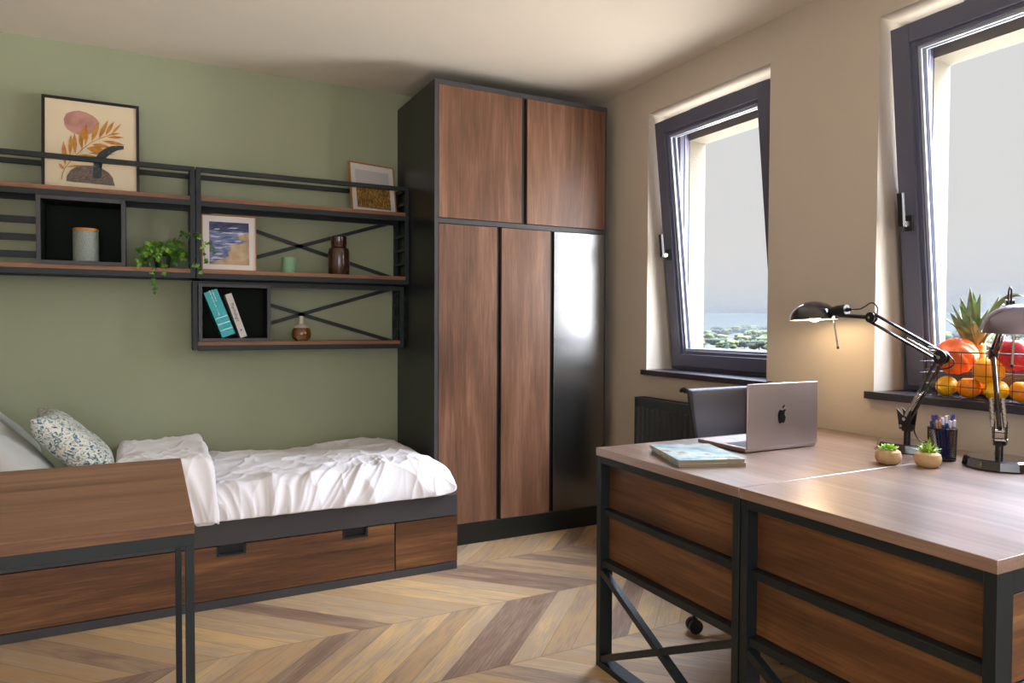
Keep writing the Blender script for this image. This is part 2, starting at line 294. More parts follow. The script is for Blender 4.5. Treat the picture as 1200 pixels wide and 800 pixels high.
# ---------------------------------------------------------------- mesh helpers
class MB:
    def __init__(s): s.v = []; s.f = []; s.mi = []; s.mats = []
    def m(s, mt):
        if mt not in s.mats: s.mats.append(mt)
        return s.mats.index(mt)
    def add(s, vs, fs, mt):
        b = len(s.v); k = s.m(mt); s.v += [tuple(v) for v in vs]
        for f in fs: s.f.append([b+i for i in f]); s.mi.append(k)
        return s
    def box(s, x0, x1, y0, y1, z0, z1, mt, M=None):
        vs = [(x, y, z) for z in (z0, z1) for y in (y0, y1) for x in (x0, x1)]
        if M is not None: vs = [M @ Vector(v) for v in vs]
        return s.add(vs, [(0, 2, 3, 1), (4, 5, 7, 6), (0, 1, 5, 4), (2, 6, 7, 3), (0, 4, 6, 2), (1, 3, 7, 5)], mt)
    def bar(s, a, b, w, d, mt, upv=(0, 0, 1)):       # rectangular bar from a to b, w across (perp to upv), d along upv
        a, b = Vector(a), Vector(b); t = (b-a).normalized(); u = Vector(upv); u = (u - t*u.dot(t)).normalized(); r = t.cross(u)
        vs = []
        for p in (a, b):
            for i, j in ((-1, -1), (1, -1), (1, 1), (-1, 1)): vs.append(p + r*w/2*i + u*d/2*j)
        return s.add(vs, [(3, 2, 1, 0), (4, 5, 6, 7), (0, 1, 5, 4), (1, 2, 6, 5), (2, 3, 7, 6), (3, 0, 4, 7)], mt)
    def tube(s, pts, r, mt, n=10, closed=False):
        pts = [Vector(p) for p in pts]; rr = r if isinstance(r, (list, tuple)) else [r]*len(pts)
        rings = []; prev = None; k = len(pts)
        for i, p in enumerate(pts):
            if closed: t = (pts[(i+1) % k]-pts[i-1])
            else: t = pts[min(i+1, k-1)]-pts[max(i-1, 0)]
            t.normalize()
            u = prev if prev is not None else (Vector((0, 0, 1)) if abs(t.z) < .9 else Vector((1, 0, 0)))
            u = (u-t*u.dot(t)).normalized(); prev = u; q = t.cross(u)
            rings.append([p+(u*math.cos(2*PI*j/n)+q*math.sin(2*PI*j/n))*rr[i] for j in range(n)])
        vs = [v for rg in rings for v in rg]; fs = []
        for i in range(k if closed else k-1):
            for j in range(n):
                a = i*n+j; b = i*n+(j+1) % n; c = ((i+1) % k)*n+(j+1) % n; d = ((i+1) % k)*n+j
                fs.append((a, b, c, d))
        if not closed: fs += [tuple(range(n))[::-1], tuple((k-1)*n+j for j in range(n))]
        return s.add(vs, fs, mt)
    def lathe(s, prof, mt, c=(0, 0, 0), n=40, M=None, sx=1, sy=1):
        vs = []; fs = []; k = len(prof)
        for j in range(n):
            a = 2*PI*j/n
            for r, z in prof:
                v = Vector((r*math.cos(a)*sx, r*math.sin(a)*sy, z))
                if M is not None: v = M @ v
                vs.append(v+Vector(c))
        for j in range(n):
            for i in range(k-1):
                a = j*k+i; b = ((j+1) % n)*k+i
                fs.append((a, b, b+1, a+1))
        return s.add(vs, fs, mt)
    def poly(s, pts, mt): return s.add(pts, [tuple(range(len(pts)))], mt)
    def prism(s, pts, d, mt):                         # polygon pts extruded by vector d
        d = Vector(d); n = len(pts); vs = [Vector(p) for p in pts]+[Vector(p)+d for p in pts]
        return s.add(vs, [tuple(range(n))[::-1], tuple(range(n, 2*n))]+[(i, (i+1) % n, n+(i+1) % n, n+i) for i in range(n)], mt)
    def build(s, name, parent=None, bevel=0, smooth=35, sub=0, local=False):
        me = bpy.data.meshes.new(name)
        off = Vector((0, 0, 0))
        if parent is not None and not local:
            p = parent
            while p is not None: off += p.location; p = p.parent
        me.from_pydata([tuple(Vector(v)-off) for v in s.v], [], s.f)
        for mt in s.mats: me.materials.append(mt)
        me.polygons.foreach_set('material_index', s.mi)
        bm = bmesh.new(); bm.from_mesh(me); bmesh.ops.remove_doubles(bm, verts=bm.verts, dist=1e-6)
        bmesh.ops.recalc_face_normals(bm, faces=bm.faces); bm.to_mesh(me); bm.free()
        if smooth:
            me.shade_smooth(); me.set_sharp_from_angle(angle=math.radians(smooth))
        o = bpy.data.objects.new(name, me); C.objects.link(o)
        if parent is not None: o.parent = parent
        if bevel:
            b = o.modifiers.new('bevel', 'BEVEL'); b.width = bevel; b.segments = 2; b.limit_method = 'ANGLE'; b.harden_normals = False
        if sub:
            b = o.modifiers.new('sub', 'SUBSURF'); b.levels = sub; b.render_levels = sub
        return o
def tag(o, label=None, cat=None, group=None, kind=None):
    if label: o['label'] = label
    if cat: o['category'] = cat
    if group: o['group'] = group
    if kind: o['kind'] = kind
    return o
def thing(name, loc, label=None, cat=None, group=None, rotz=0, kind=None):
    o = bpy.data.objects.new(name, None); C.objects.link(o); o.location = loc; o.rotation_euler = (0, 0, rotz); o.empty_display_size = .1
    return tag(o, label, cat, group, kind)
def copy_tree(o, parent=None):
    c = o.copy(); C.objects.link(c); c.parent = parent
    for ch in list(o.children): copy_tree(ch, c)
    return c
def bez(pts, n=8):                                     # catmull-rom
    P = [Vector(p) for p in pts]; out = []
    for i in range(len(P)-1):
        p0 = P[max(i-1, 0)]; p1 = P[i]; p2 = P[i+1]; p3 = P[min(i+2, len(P)-1)]
        for k in range(n):
            t = k/n
            out.append(.5*((2*p1)+(-p0+p2)*t+(2*p0-5*p1+4*p2-p3)*t*t+(-p0+3*p1-3*p2+p3)*t**3))
    return out+[P[-1]]

# ---------------------------------------------------------------- room shell
RX, WY, CZ = 2.472, 4.055, 2.5445
XL, YB, XE = -3.0, -2.8, 2.85
o = MB().box(XL, XE, YB, WY, -.12, 0, G['floor']).build('floor', smooth=0); tag(o, kind='structure')
o = MB().box(XL-.2, XE, YB-.15, WY+.2, CZ, CZ+.2, G['ceil']).build('ceiling', smooth=0); tag(o, kind='structure')
o = MB().box(XL-.2, XE, WY, WY+.2, -.12, CZ, G['green']).build('wall_back', smooth=0); tag(o, kind='structure')
o = MB().box(XL-.2, XL, YB-.15, WY, -.12, CZ, G['beige']).build('wall_left', smooth=0); tag(o, kind='structure')
# right wall with three window openings (the unseen third added for its light): inner leaf and outer leaf with narrower opening
ops = [(2.29, 3.155), (.895, 1.76), (-.50, .365)]
Z0, Z1, XM = .915, 2.355, 2.72
b = MB(); ys = [YB-.15] + [v for a in sorted(ops) for v in a] + [WY]
b.box(RX, XM, YB-.15, WY, -.12, Z0, G['beige']).box(RX, XM, YB-.15, WY, Z1, CZ, G['beige'])
for i in range(0, len(ys), 2): b.box(RX, XM, ys[i], ys[i+1], Z0, Z1, G['beige'])
OZ0, OZ1, OD = .955, 2.225, .042
ys2 = [YB-.15] + [v for a in sorted(ops) for v in (a[0]+OD, a[1]-OD)] + [WY]
b.box(XM, XE, YB-.15, WY, -.12, OZ0, G['plaster']).box(XM, XE, YB-.15, WY, OZ1, CZ, G['plaster'])
for i in range(0, len(ys2), 2): b.box(XM, XE, ys2[i], ys2[i+1], OZ0, OZ1, G['plaster'])
o = b.build('wall_right', smooth=0); tag(o, kind='structure')
# wall behind the camera with an unseen wide window added for fill light
b = MB(); bx0, bx1, bz0, bz1 = -1.8, 1.2, .12, 2.35
b.box(XL, bx0, YB-.15, YB, -.12, CZ, G['beige']).box(bx1, RX, YB-.15, YB, -.12, CZ, G['beige'])
b.box(bx0, bx1, YB-.15, YB, -.12, bz0, G['beige']).box(bx0, bx1, YB-.15, YB, bz1, CZ, G['beige'])
o = b.build('wall_front', smooth=0); tag(o, kind='structure')
w4 = thing('window_4', (-.3, YB, 0), kind='structure')
b = MB()
for x in (bx0, -.80, .20, bx1-.06): b.box(x, x+.06, YB-.12, YB-.04, bz0, bz1, G['frameW'])
for z in (bz0, bz1-.06): b.box(bx0, bx1, YB-.12, YB-.04, z, z+.06, G['frameW'])
b.build('window_frame', w4)
MB().box(bx0+.03, bx1-.03, YB-.085, YB-.075, bz0+.03, bz1-.03, G['glass']).build('window_pane', w4, smooth=0)

def window(idx, y0, y1):
    root = thing('window_%d' % idx, (2.66, (y0+y1)/2, Z0), kind='structure')
    # fixed outer frame
    b = MB(); xa, xb = 2.655, 2.72; t = .055
    for a, c in ((y0, y0+t), (y1-t, y1)): b.box(xa, xb, a, c, .931, Z1, G['frameW'])
    tt = .09
    b.box(xa, xb, y0+t, y1-t, .931, .975, G['frameW']).box(xa, xb, y0+t, y1-t, Z1-tt, Z1, G['frameW'])
    for a, c in ((y0+t, y0+t+.005), (y1-t-.005, y1-t)): b.box(xa+.03, xa+.036, a, c, .975, Z1-tt, G['gasket'])
    b.box(xa+.03, xa+.036, y0+t, y1-t, Z1-tt-.005, Z1-tt, G['gasket'])
    b.build('window_frame', root, bevel=.002)
    # tilted sash: local frame with hinge line at bottom
    A = Matrix.Translation((2.645, 0, .958)) @ Matrix.Rotation(-math.radians(6.1), 4, 'Y')
    sy0, sy1, H = y0+.03, y1-.035, 1.344; th = .065; f = .082
    s = MB()
    s.box(0, th, sy0, sy0+f, 0, H, G['frameW'], A).box(0, th, sy1-f, sy1, 0, H, G['frameW'], A)
    s.box(0, th, sy0+f, sy1-f, 0, f, G['frameW'], A).box(0, th, sy0+f, sy1-f, H-f, H, G['frameW'], A)
    # overlap lip
    s.box(-.012, 0, sy0-.006, sy0+f-.018, -.006, H+.004, G['frameW'], A).box(-.012, 0, sy1-f+.018, sy1+.006, -.006, H+.004, G['frameW'], A)
    s.box(-.012, 0, sy0+f-.018, sy1-f+.018, -.006, f-.018, G['frameW'], A).box(-.012, 0, sy0+f-.018, sy1-f+.018, H-f+.018, H+.004, G['frameW'], A)
    # closing hardware strip on the upper edge
    s.box(.02, .045, y0+.26, y1-.28, H+.004, H+.018, G['frameW'], A)
    so = s.build('sash_frame', root, bevel=.003)
    g = MB(); q = .012
    for a, c in ((sy0+f, sy0+f+q), (sy1-f-q, sy1-f)): g.box(.012, .02, a, c, f, H-f, G['gasket'], A).box(.045, .053, a, c, f, H-f, G['gasket'], A)
    for a, c in ((f, f+q), (H-f-q, H-f)): g.box(.012, .02, sy0+f+q, sy1-f-q, a, c, G['gasket'], A).box(.045, .053, sy0+f+q, sy1-f-q, a, c, G['gasket'], A)
    g.build('glazing_seal', so)
    MB().box(.024, .042, sy0+f-.005, sy1-f+.005, f-.005, H-f+.005, G['glass'], A).build('window_pane', so, smooth=0)
    # handle on the far stile: rosette, neck and upright grip
    h = MB(); hz = .62; hy = sy1-.035
    h.box(-.022, -.012, hy-.016, hy+.016, hz-.03, hz+.03, G['black'], A)
    h.box(-.055, -.022, hy-.008, hy+.008, hz-.012, hz+.008, G['chrome'], A)
    h.box(-.068, -.050, hy-.010, hy+.010, hz-.012, hz+.115, G['black'], A)
    h.build('window_handle', so, bevel=.002)
    # stone sill
    MB().box(2.447, 2.66, y0-.03, y1+.025, .903, .931, G['sill']).build('window_sill', root, bevel=.002)
    return root
for i, (a, c) in enumerate(ops): window(i+1, a, c)

# ---------------------------------------------------------------- wardrobe
F = 3.438
wr = thing('wardrobe', (1.85, 3.75, 0), 'tall wardrobe in dark frame with walnut doors and one plain black door, in the corner', 'wardrobe')
b = MB(); FX0, FX1, T = 1.311, 2.386, 2.452
b.box(FX0, FX0+.02, F, WY-.002, 0, T, G['carc']).box(FX1-.012, FX1, F, WY-.002, 0, T, G['carc'])
b.box(FX0+.02, FX1-.012, F, WY-.002, T-.028, T, G['carc']).box(FX0+.02, FX1-.012, WY-.02, WY-.002, 0, T-.028, G['carc'])
b.box(FX0+.02, FX1-.012, F+.03, WY-.02, .10, .13, G['carc']).box(FX0+.02, FX1-.012, F, WY-.02, 1.709, 1.737, G['carc'])
b.box(FX0+.02, FX1-.012, F+.022, F+.03, .13, T-.028, G['blackgap'])
b.build('carcass', wr, bevel=.0015)
MB().box(FX0, FX0+.021, F-.003, F, 0, T, G['char']).box(FX0+.021, FX1, F-.003, F, T-.024, T, G['char']).box(FX0+.021, FX1-.011, F-.003, F, 1.711, 1.735, G['char']).box(FX1-.011, FX1, F-.003, F, .112, T-.024, G['char']).build('front_edging', wr)
MB().box(FX0+.021, FX1, F-.006, F+.02, 0, .112, G['carc']).build('plinth', wr, bevel=.001)
doors = [(1.334, 1.822, 1.739, 2.426, 'woodZ'), (1.856, 2.373, 1.739, 2.426, 'woodZ'),
         (1.334, 1.672, .114, 1.707, 'woodZ'), (1.700, 2.006, .114, 1.707, 'woodZ'), (2.032, 2.373, .114, 1.707, 'satin')]
for x0, x1, z0, z1, mt in doors:
    d = MB().box(x0, x1, F-.004, F+.018, z0, z1, G[mt]).build('door', wr, bevel=.001)
    if mt == 'satin': d['label'] = 'plain black satin door'
for x0, x1, z0, z1 in ((1.824, 1.835, 1.739, 2.426), (1.674, 1.680, .114, 1.707), (2.008, 2.014, .114, 1.707)):
    MB().box(x0, x1, F-.002, F+.018, z0, z1, G['metal']).build('grip_profile', wr)

# ---------------------------------------------------------------- bed
BY, BE, BL = 3.1165, 1.307, -1.0
bed = thing('bed', (.1, 3.6, 0), 'single bed with charcoal frame and walnut drawer fronts against the sage wall', 'bed')
MB().box(BL, BE, BY-.002, BY+.024, .262, .364, G['char']).box(BL, BE, WY-.03, WY-.003, .262, .364, G['char']).box(BL, BL+.024, BY+.024, WY-.03, 0, .75, G['char']).build('bed_rail', bed, bevel=.0015)
MB().box(BL+.03, BE, BY+.03, WY-.04, .03, .350, G['char']).box(BE-.02, BE, BY+.003, BY+.03, .0, .262, G['char']).build('bed_box', bed)
MB().box(BL, BE, BY-.001, BY+.02, 0, .036, G['char']).build('bed_plinth', bed, bevel=.001)
for x0, x1, hs in ((.10, .993, (.289, .81)), (.999, BE, ()), (BL, .094, ())):
    b = MB()
    if hs:
        zt, zb = .258, .218; xs = [x0]; cuts = []
        for h in hs: cuts.append((h-.058, h+.058))
        b.box(x0, x1, BY-.002, BY+.018, .040, zb, G['woodX'])
        prev = x0
        for c0, c1 in cuts: b.box(prev, c0, BY-.002, BY+.018, zb, zt, G['woodX']); prev = c1
        b.box(prev, x1, BY-.002, BY+.018, zb, zt, G['woodX'])
    else: b.box(x0, x1, BY-.002, BY+.018, .040, .258, G['woodX'])
    dr = b.build('drawer', bed, smooth=0)
    for h in hs:
        g = MB(); x0h, x1h = h-.057, h+.057
        g.box(x0h, x1h, BY-.004, BY+.016, .217, .226, G['metal']).box(x0h, x0h+.01, BY-.004, BY+.016, .226, .258, G['metal']).box(x1h-.01, x1h, BY-.004, BY+.016, .226, .258, G['metal'])
        g.box(x0h+.01, x1h-.01, BY+.014, BY+.016, .226, .258, G['blackgap'])
        g.build('recessed_grip', dr)
mt_ = MB().box(BL+.03, BE-.09, BY+.10, WY-.05, .357, .452, G['matt']).build('mattress', bevel=.02)
tag(mt_, 'pale mattress lying in the charcoal bed frame under the duvet', 'mattress')

# duvet
def duvet_sheet(name, x0, x1, zt, nx, ny, seed, folds, yfront=BY-.0, parent=None, flap=False):
    vs = []; fs = []
    y1 = WY-.015
    for i in range(nx+1):
        x = x0+(x1-x0)*i/nx
        for j in range(ny+1):
            t = j/ny                                    # 0 at wall, 1 at rail in front
            # arc profile: flat top then rolls over the front edge
            yy = y1-(y1-(BY+.075))*min(t/.68, 1)
            zz = zt + .008*math.sin(3.1*x+seed)+.006*math.sin(7.3*x+1.7+seed)
            zz += .014*noise.noise(Vector((x*3.1, yy*3.4, seed)))
            if t > .68:
                u = (t-.68)/.32; a = u*PI/2*1.08
                yy = BY+.075-.085*math.sin(min(a, PI/2)); drop = zz-.366
                zz = zz-drop*(1-math.cos(min(a, PI/2)))**.8
            d = y1-yy
            # end rounding at right end
            if flap:
                for e in (x1-x, x-x0):
                    if e < .035: zz -= .05*(1-math.sqrt(max(0, 1-(1-e/.035)**2)))
                zz += .016*noise.noise(Vector((x*9, yy*4, seed)))
            else:
                e = (x1-x)
                if e < .12:
                    k = 1-e/.12; zz -= (zz-.40)*(1-math.sqrt(max(0, 1-k**2.2)))*.95
            # wall side slope
            if d < .06: zz -= .03*(1-d/.06)
            # radial folds near front edge
            fr = max(0, min(1, (t-.30)/.45)); fr2 = fr*fr*(3-2*fr)
            sk = x*1.0 + .5*(t-.7)*math.sin(x*5+seed)
            r1 = 1-abs(noise.noise(Vector((sk*7.0, t*1.5, seed+3))))*2
            r2 = 1-abs(noise.noise(Vector((sk*21.0, t*2.0, seed+9))))*2
            am = folds*(.35+.65*max(0, min(1, .5+noise.noise(Vector((x*2.1, .3, seed+5)))*1.6)))
            hgt = fr2*am*(.030*r1+.011*r2)*(1 if t < .97 else max(0, (1-t)/.03))
            # broad creases on top
            c = 1-abs(noise.noise(Vector((x*4.5+yy*2.2, yy*5.0-x*1.4, seed+20))))*2
            hgt += folds*.016*(c**3 if c > 0 else 0)*(1-.5*fr2)
            c2 = 1-abs(noise.noise(Vector((x*9-yy*7, yy*6+x*3, seed+31))))*2
            hgt += folds*.007*(c2**3 if c2 > 0 else 0)
            ang = max(0, min(1, (t-.68)/.32))*PI/2
            zz += hgt*math.cos(ang)*1.0; yy -= hgt*math.sin(ang)
            zz += .0
            vs.append((x + (.012*noise.noise(Vector((x*4, t*5, seed+2))) if 0 < i < nx else .02*noise.noise(Vector((t*6, 1, seed)))), yy, max(zz, .366)))
    for i in range(nx):
        for j in range(ny):
            a = i*(ny+1)+j; fs.append((a, a+1, a+ny+2, a+ny+1))
    m_ = MB().add(vs, fs, G['duvet']); o_ = m_.build(name, parent, smooth=80)
    md = o_.modifiers.new('thick', 'SOLIDIFY'); md.thickness = .012; md.offset = 1 if False else -1
    sb = o_.modifiers.new('sub', 'SUBSURF'); sb.levels = 1; sb.render_levels = 1
    return o_
dv = thing('duvet', (.6, 3.6, .37), 'rumpled white duvet spread over the bed with its upper end folded back', 'duvet')
duvet_sheet('cover', .14, 1.296, .497, 300, 170, 4.2, 1.0, parent=dv)
duvet_sheet('folded_end', -.15, .235, .600, 110, 150, 11.0, .85, parent=dv, flap=True)

# cushions
def cushion(name, c, w_, h_, th, lean, rz, mt, label, piping=None):
    n = 30; vs = []; fs = []
    for sgn in (1, -1):
        for i in range(n+1):
            for j in range(n+1):
                u = -1+2*i/n; v = -1+2*j/n
                pu = u*(1-.12*(1-v*v)**1.0*abs(u)**2); pv = v*(1-.12*(1-u*u)*abs(v)**2)
                k = max(0, (1-u**4))*max(0, (1-v**4)); z = sgn*th/2*k**.55
                z += .006*noise.noise(Vector((u*3, v*3, c[0]*7+sgn)))*k
                vs.append(Vector((pu*w_/2, pv*h_/2, z)))
    for s_ in (0, 1):
        bse = s_*(n+1)**2
        for i in range(n):
            for j in range(n):
                a = bse+i*(n+1)+j; fs.append((a, a+1, a+n+2, a+n+1))
    M_ = Matrix.Rotation(rz, 4, 'Z') @ Matrix.Rotation(lean, 4, 'Y')
    o_ = MB().add([M_ @ v for v in vs], fs, mt).build(name, smooth=180); o_.location = c
    tag(o_, label, 'cushion'); return o_
CL = math.radians(45)
# leaning cushions: local x runs down the slope (foot end lower), local y across the bed
cushion('cushion', (-.300, 3.56, .655), .41, .45, .14, CL, math.radians(4), G['pattern'], 'blue and white patterned cushion leaning in front of the grey pillows')
cushion('pillow', (-.53, 3.39, .655), .46, .46, .14, math.radians(45), 0, G['cush'], 'pale grey pillow leaning behind the patterned cushion, nearest the table')
cushion('pillow', (-.62, 3.85, .68), .42, .36, .13, math.radians(46), 0, G['cush2'], 'mid grey pillow at the wall side of the bed head')
cushion('pillow', (-.745, 3.36, .640), .42, .42, .12, math.radians(45), 0, G['cush2'], 'darker grey pillow at the very left edge above the table')

# ---------------------------------------------------------------- left table
tb = thing('table', (-.5, 2.03, 0), 'walnut topped table with dark steel frame standing in front of the bed', 'table')
TX0, TX1, TY0, TY1 = -1.3, .078, 1.632, 2.425
MB().box(TX0, TX1, TY0, TY1, .735, .76, G['topX']).build('tabletop', tb, bevel=.0015)
MB().box(TX0, TX1, TY0-.0008, TY0, .7355, .7592, G['woodX']).build('edge_shade_strip', tb, smooth=0)  # darker strip added so the edge looks less lit than the top
b = MB(); fx0, fx1, fy0, fy1, r_ = TX0+.005, TX1-.0005, TY0+.003, TY1-.005, .022
b.box(fx0, fx1, fy0, fy0+r_, .708, .735, G['metal']).box(fx0, fx1, fy1-r_, fy1, .708, .735, G['metal'])
b.box(fx0, fx0+r_, fy0+r_, fy1-r_, .708, .735, G['metal']).box(fx1-r_, fx1, fy0+r_, fy1-r_, .708, .735, G['metal'])
b.build('frame', tb, bevel=.001)
for x in (fx0, fx1-r_+.004):
    for y in (fy0, fy1-r_):
        MB().box(x, x+r_-.004, y, y+r_-.004, .001, .708, G['metal']).build('leg', tb, bevel=.001)

# ---------------------------------------------------------------- desks on the right
DX0, DX1 = 1.362, 2.462
def desk(y0, y1, label, pedestal):
    d = thing('desk', ((DX0+DX1)/2, (y0+y1)/2, 0), label, 'desk', 'two desks pushed together')
    MB().box(DX0, DX1, y0+.0003, y1-.0003, .733, .76, G['topY']).build('desktop', d, bevel=.0015)
    t = .024; xo = DX0+.004; dp = .05
    b = MB()
    b.box(xo, xo+dp, y0+.002, y0+.002+t, .001, .733, G['metal']).box(xo, xo+dp, y1-.002-t, y1-.002, .001, .733, G['metal'])
    b.box(xo, xo+dp, y0+.002+t, y1-.002-t, .709, .733, G['metal']).box(xo, xo+dp, y0+.002+t, y1-.002-t, .001, .022, G['metal'])
    b.build('end_frame', d, bevel=.001)
    ya, yb = y0+.002+t, y1-.002-t
    MB().box(xo+.012, xo+dp-.004, ya, yb, .528, .55, G['metal']).build('rail', d, bevel=.001)
    MB().box(xo+.008, xo+dp-.004, ya, yb, .352, .374, G['metal']).build('rail', d, bevel=.001)
    MB().box(xo+.036, xo+dp+.004, ya, yb, .552, .707, G['woodY']).build('side_panel', d)
    MB().box(xo+.036, xo+dp+.004, ya, yb, .376, .526, G['woodY']).build('side_panel', d)
    MB().bar((xo+.012, yb, .335), (xo+.012, ya, .03), .022, .022, G['metal'], (1, 0, 0)).build('brace', d)
    MB().bar((xo+.0135, ya, .335), (xo+.0135, yb, .03), .021, .021, G['metal'], (1, 0, 0)).build('brace', d)
    b = MB(); xw = DX1-.03
    b.box(xw-.024, xw, y0+.002, y0+.026, .001, .733, G['metal']).box(xw-.024, xw, y1-.026, y1-.002, .001, .733, G['metal'])
    b.box(xw-.024, xw, y0+.026, y1-.026, .709, .733, G['metal']).box(xo+dp, xw-.024, (y0 if pedestal else y1-.028)+.002, (y0 if pedestal else y1-.028)+.026, .709, .733, G['metal'])
    b.build('wall_frame', d, bevel=.001)
    if pedestal:                                       # drawer unit under the near edge
        px0, px1 = xo+dp-.016, xo+dp+.42
        b = MB(); b.box(px0, px0+.022, y0+.004, y0+.03, .30, .709, G['metal']).box(px1-.022, px1, y0+.004, y0+.03, .30, .709, G['metal'])
        for z in (.30, .49, .687): b.box(px0+.022, px1-.022, y0+.004, y0+.03, z, z+.022, G['metal'])
        b.build('drawer_frame', d, bevel=.001)
        for z0, z1 in ((.325, .487), (.515, .684)):
            MB().box(px0+.026, px1-.026, y0+.006, y0+.022, z0, z1, G['woodX']).build('drawer', d, bevel=.001)
    return d
desk(1.3485, 2.012, 'far walnut desk with the laptop on it, beside the radiator', False)
desk(.718, 1.347, 'near walnut desk with the lit succulents and lamps at its wall end', True)

# ---------------------------------------------------------------- radiator
rd = thing('radiator', (2.41, 2.72, .15), 'dark ribbed panel radiator on the wall below the far window', 'radiator')
b = MB(); ry0, ry1, rz0, rz1 = 2.32, 3.12, .20, .785
prof = []; y = ry0+.012; k = 0
vs = []; 
while y < ry1-.03:
    b.add([(2.374, y, rz0+.03), (2.374, y, rz1-.045), (2.362, y+.010, rz1-.055), (2.362, y+.010, rz0+.04), (2.362, y+.026, rz0+.04), (2.362, y+.026, rz1-.055), (2.374, y+.036, rz1-.045), (2.374, y+.036, rz0+.03)],
          [(0, 1, 2, 3), (3, 2, 5, 4), (4, 5, 6, 7), (1, 6, 5, 2), (0, 3, 4, 7)], G['radi']); y += .0395
b.box(2.3745, 2.385, ry0, ry1, rz0, rz1-.012, G['radi']).box(2.43, 2.44, ry0, ry1, rz0, rz1-.012, G['radi'])
b.build('panel', rd, smooth=20)
b = MB(); b.box(2.368, 2.446, ry1-.004, ry1+.004, rz0-.005, rz1, G['radi']).box(2.368, 2.446, ry0-.004, ry0+.004, rz0-.005, rz1, G['radi'])
b.box(2.368, 2.380, ry0, ry1, rz1-.014, rz1, G['radi']).box(2.434, 2.446, ry0, ry1, rz1-.014, rz1, G['radi'])
y = ry0+.01
while y < ry1-.01: b.box(2.380, 2.434, y, y+.004, rz1-.010, rz1-.002, G['radi']); y += .014
b.build('cover', rd)
for y in (2.55, 2.86): MB().box(2.446, 2.4715, y, y+.03, .3, .72, G['radi']).build('wall_bracket', rd)

# ---------------------------------------------------------------- office chair
ch = thing('office_chair', (2.14, 1.96, 0), 'dark office chair with rolled back edge tucked behind the far desk', 'chair')
pts = [(2.246, .908), (2.240, .918), (2.222, .921), (2.204, .914), (2.196, .895), (2.184, .83), (2.165, .75), (2.15, .65), (2.14, .55), (2.12, .485), (2.06, .455), (1.95, .45), (1.80, .452), (1.74, .44), (1.72, .42)]
cv_ = bez([(0, p[0], p[1]) for p in pts], 5)
vs = []; fs = []; nn = len(cv_)
for i, p in enumerate(cv_):
    for x in (1.945, 1.96, 2.38, 2.395):
        vs.append((x, p.y+.0, p.z))
for i in range(nn-1):
    for j in range(3): a = i*4+j; fs.append((a, a+1, a+5, a+4))
sh = MB().add(vs, fs, G['leather']).build('seat_shell', ch, smooth=60)
md = sh.modifiers.new('t', 'SOLIDIFY'); md.thickness = .014
for x in (1.938, 2.402):
    MB().tube([(x, p.y, p.z) for p in cv_], .007, G['black'], 8).build('side_rail', ch)
MB().tube([(2.14, 1.96, .43), (2.14, 1.96, .28)], .028, G['chrome'], 16).tube([(2.14, 1.96, .28), (2.14, 1.96, .075)], .034, G['black'], 16).box(2.04, 2.24, 1.86, 2.06, .415, .442, G['black']).build('column', ch)
for k in range(5):
    a = math.radians(162+72*k); ex, ey = 2.14+.305*math.cos(a), 1.96+.305*math.sin(a)
    MB().tube([(2.14, 1.96, .10), (2.14+.15*math.cos(a), 1.96+.15*math.sin(a), .095), (ex, ey, .075)], [.026, .020, .014], G['black'], 10).build('leg', ch)
    c = MB(); t_ = Vector((-math.sin(a), math.cos(a), 0))
    c.tube([(ex, ey, .078), (ex, ey, .045)], .007, G['black'], 8)
    for s_ in (-1, 1):
        p = Vector((ex, ey, .028)) + t_*.013*s_; c.tube([p-t_*.008, p+t_*.008], .027, G['black'], 18)
    c.tube([Vector((ex, ey, .028))-t_*.006, Vector((ex, ey, .028))+t_*.006], .012, G['chrome'], 12)
    c.build('castor', ch)

# ---------------------------------------------------------------- wall shelves
def post(b, x, y, z0, z1, mt, s=.023): b.box(x, x+s, y, y+s, z0, z1, mt)
def shelf_unit(label, x0, x1, yf, z0, z1, decks, rail_top=True, brace=None, slats=None, side_rungs=(), name='wall_shelf'):
    u = thing(name, ((x0+x1)/2, WY, z0), label, 'shelf', 'metal and walnut wall shelves')
    yr = WY-.004; s = .023; M_ = G['metal']
    for x in (x0, x1-s):
        b = MB(); post(b, x, yf, z0, z1, M_); post(b, x, yr-s, z0, z1, M_)
        b.box(x, x+s, yf+s, yr-s, z0, z0+s, M_).box(x, x+s, yf+s, yr-s, z1-s, z1, M_)
        for z in side_rungs: b.box(x+.004, x+s-.004, yf+s, yr-s, z, z+.018, M_)
        b.build('side_frame', u, bevel=.001)
    if rail_top:
        MB().box(x0+s, x1-s, yf, yf+s, z1-s, z1, M_).build('guard_rail', u, bevel=.001)
        MB().box(x0+s, x1-s, yr-s, yr, z1-s, z1, M_).build('guard_rail', u, bevel=.001)
    for z in decks:                                    # z = top of wood
        MB().box(x0+s, x1-s, yf, yf+s, z-.046, z-.019, M_).box(x0+s, x1-s, yr-s, yr, z-.046, z-.019, M_).build('deck_rail', u, bevel=.001)
        MB().box(x0+s, x1-s, yf-.001, yr-.001, z-.019, z, G['edgeS']).build('deck', u)
    if brace:
        for (xa, za, xb, zb) in brace: 
            MB().bar((xa, yr-.006, za), (xb, yr-.006, zb), .004 if False else .006, .020, M_, (0, 0, 1)).build('cross_brace', u)
    if slats:
        for xa, xb, z in slats: MB().box(xa, xb, yr-.012, yr, z, z+.032, M_).build('slat', u)
    return u
U1 = shelf_unit('upper left wall shelf carrying the leaf art print and the trailing ivy', -1.35, .197, 3.83, 1.405, 1.957, (1.811, 1.451),
                slats=[(-1.3, -.40, z) for z in (1.656, 1.573, 1.492)], side_rungs=(1.86,))
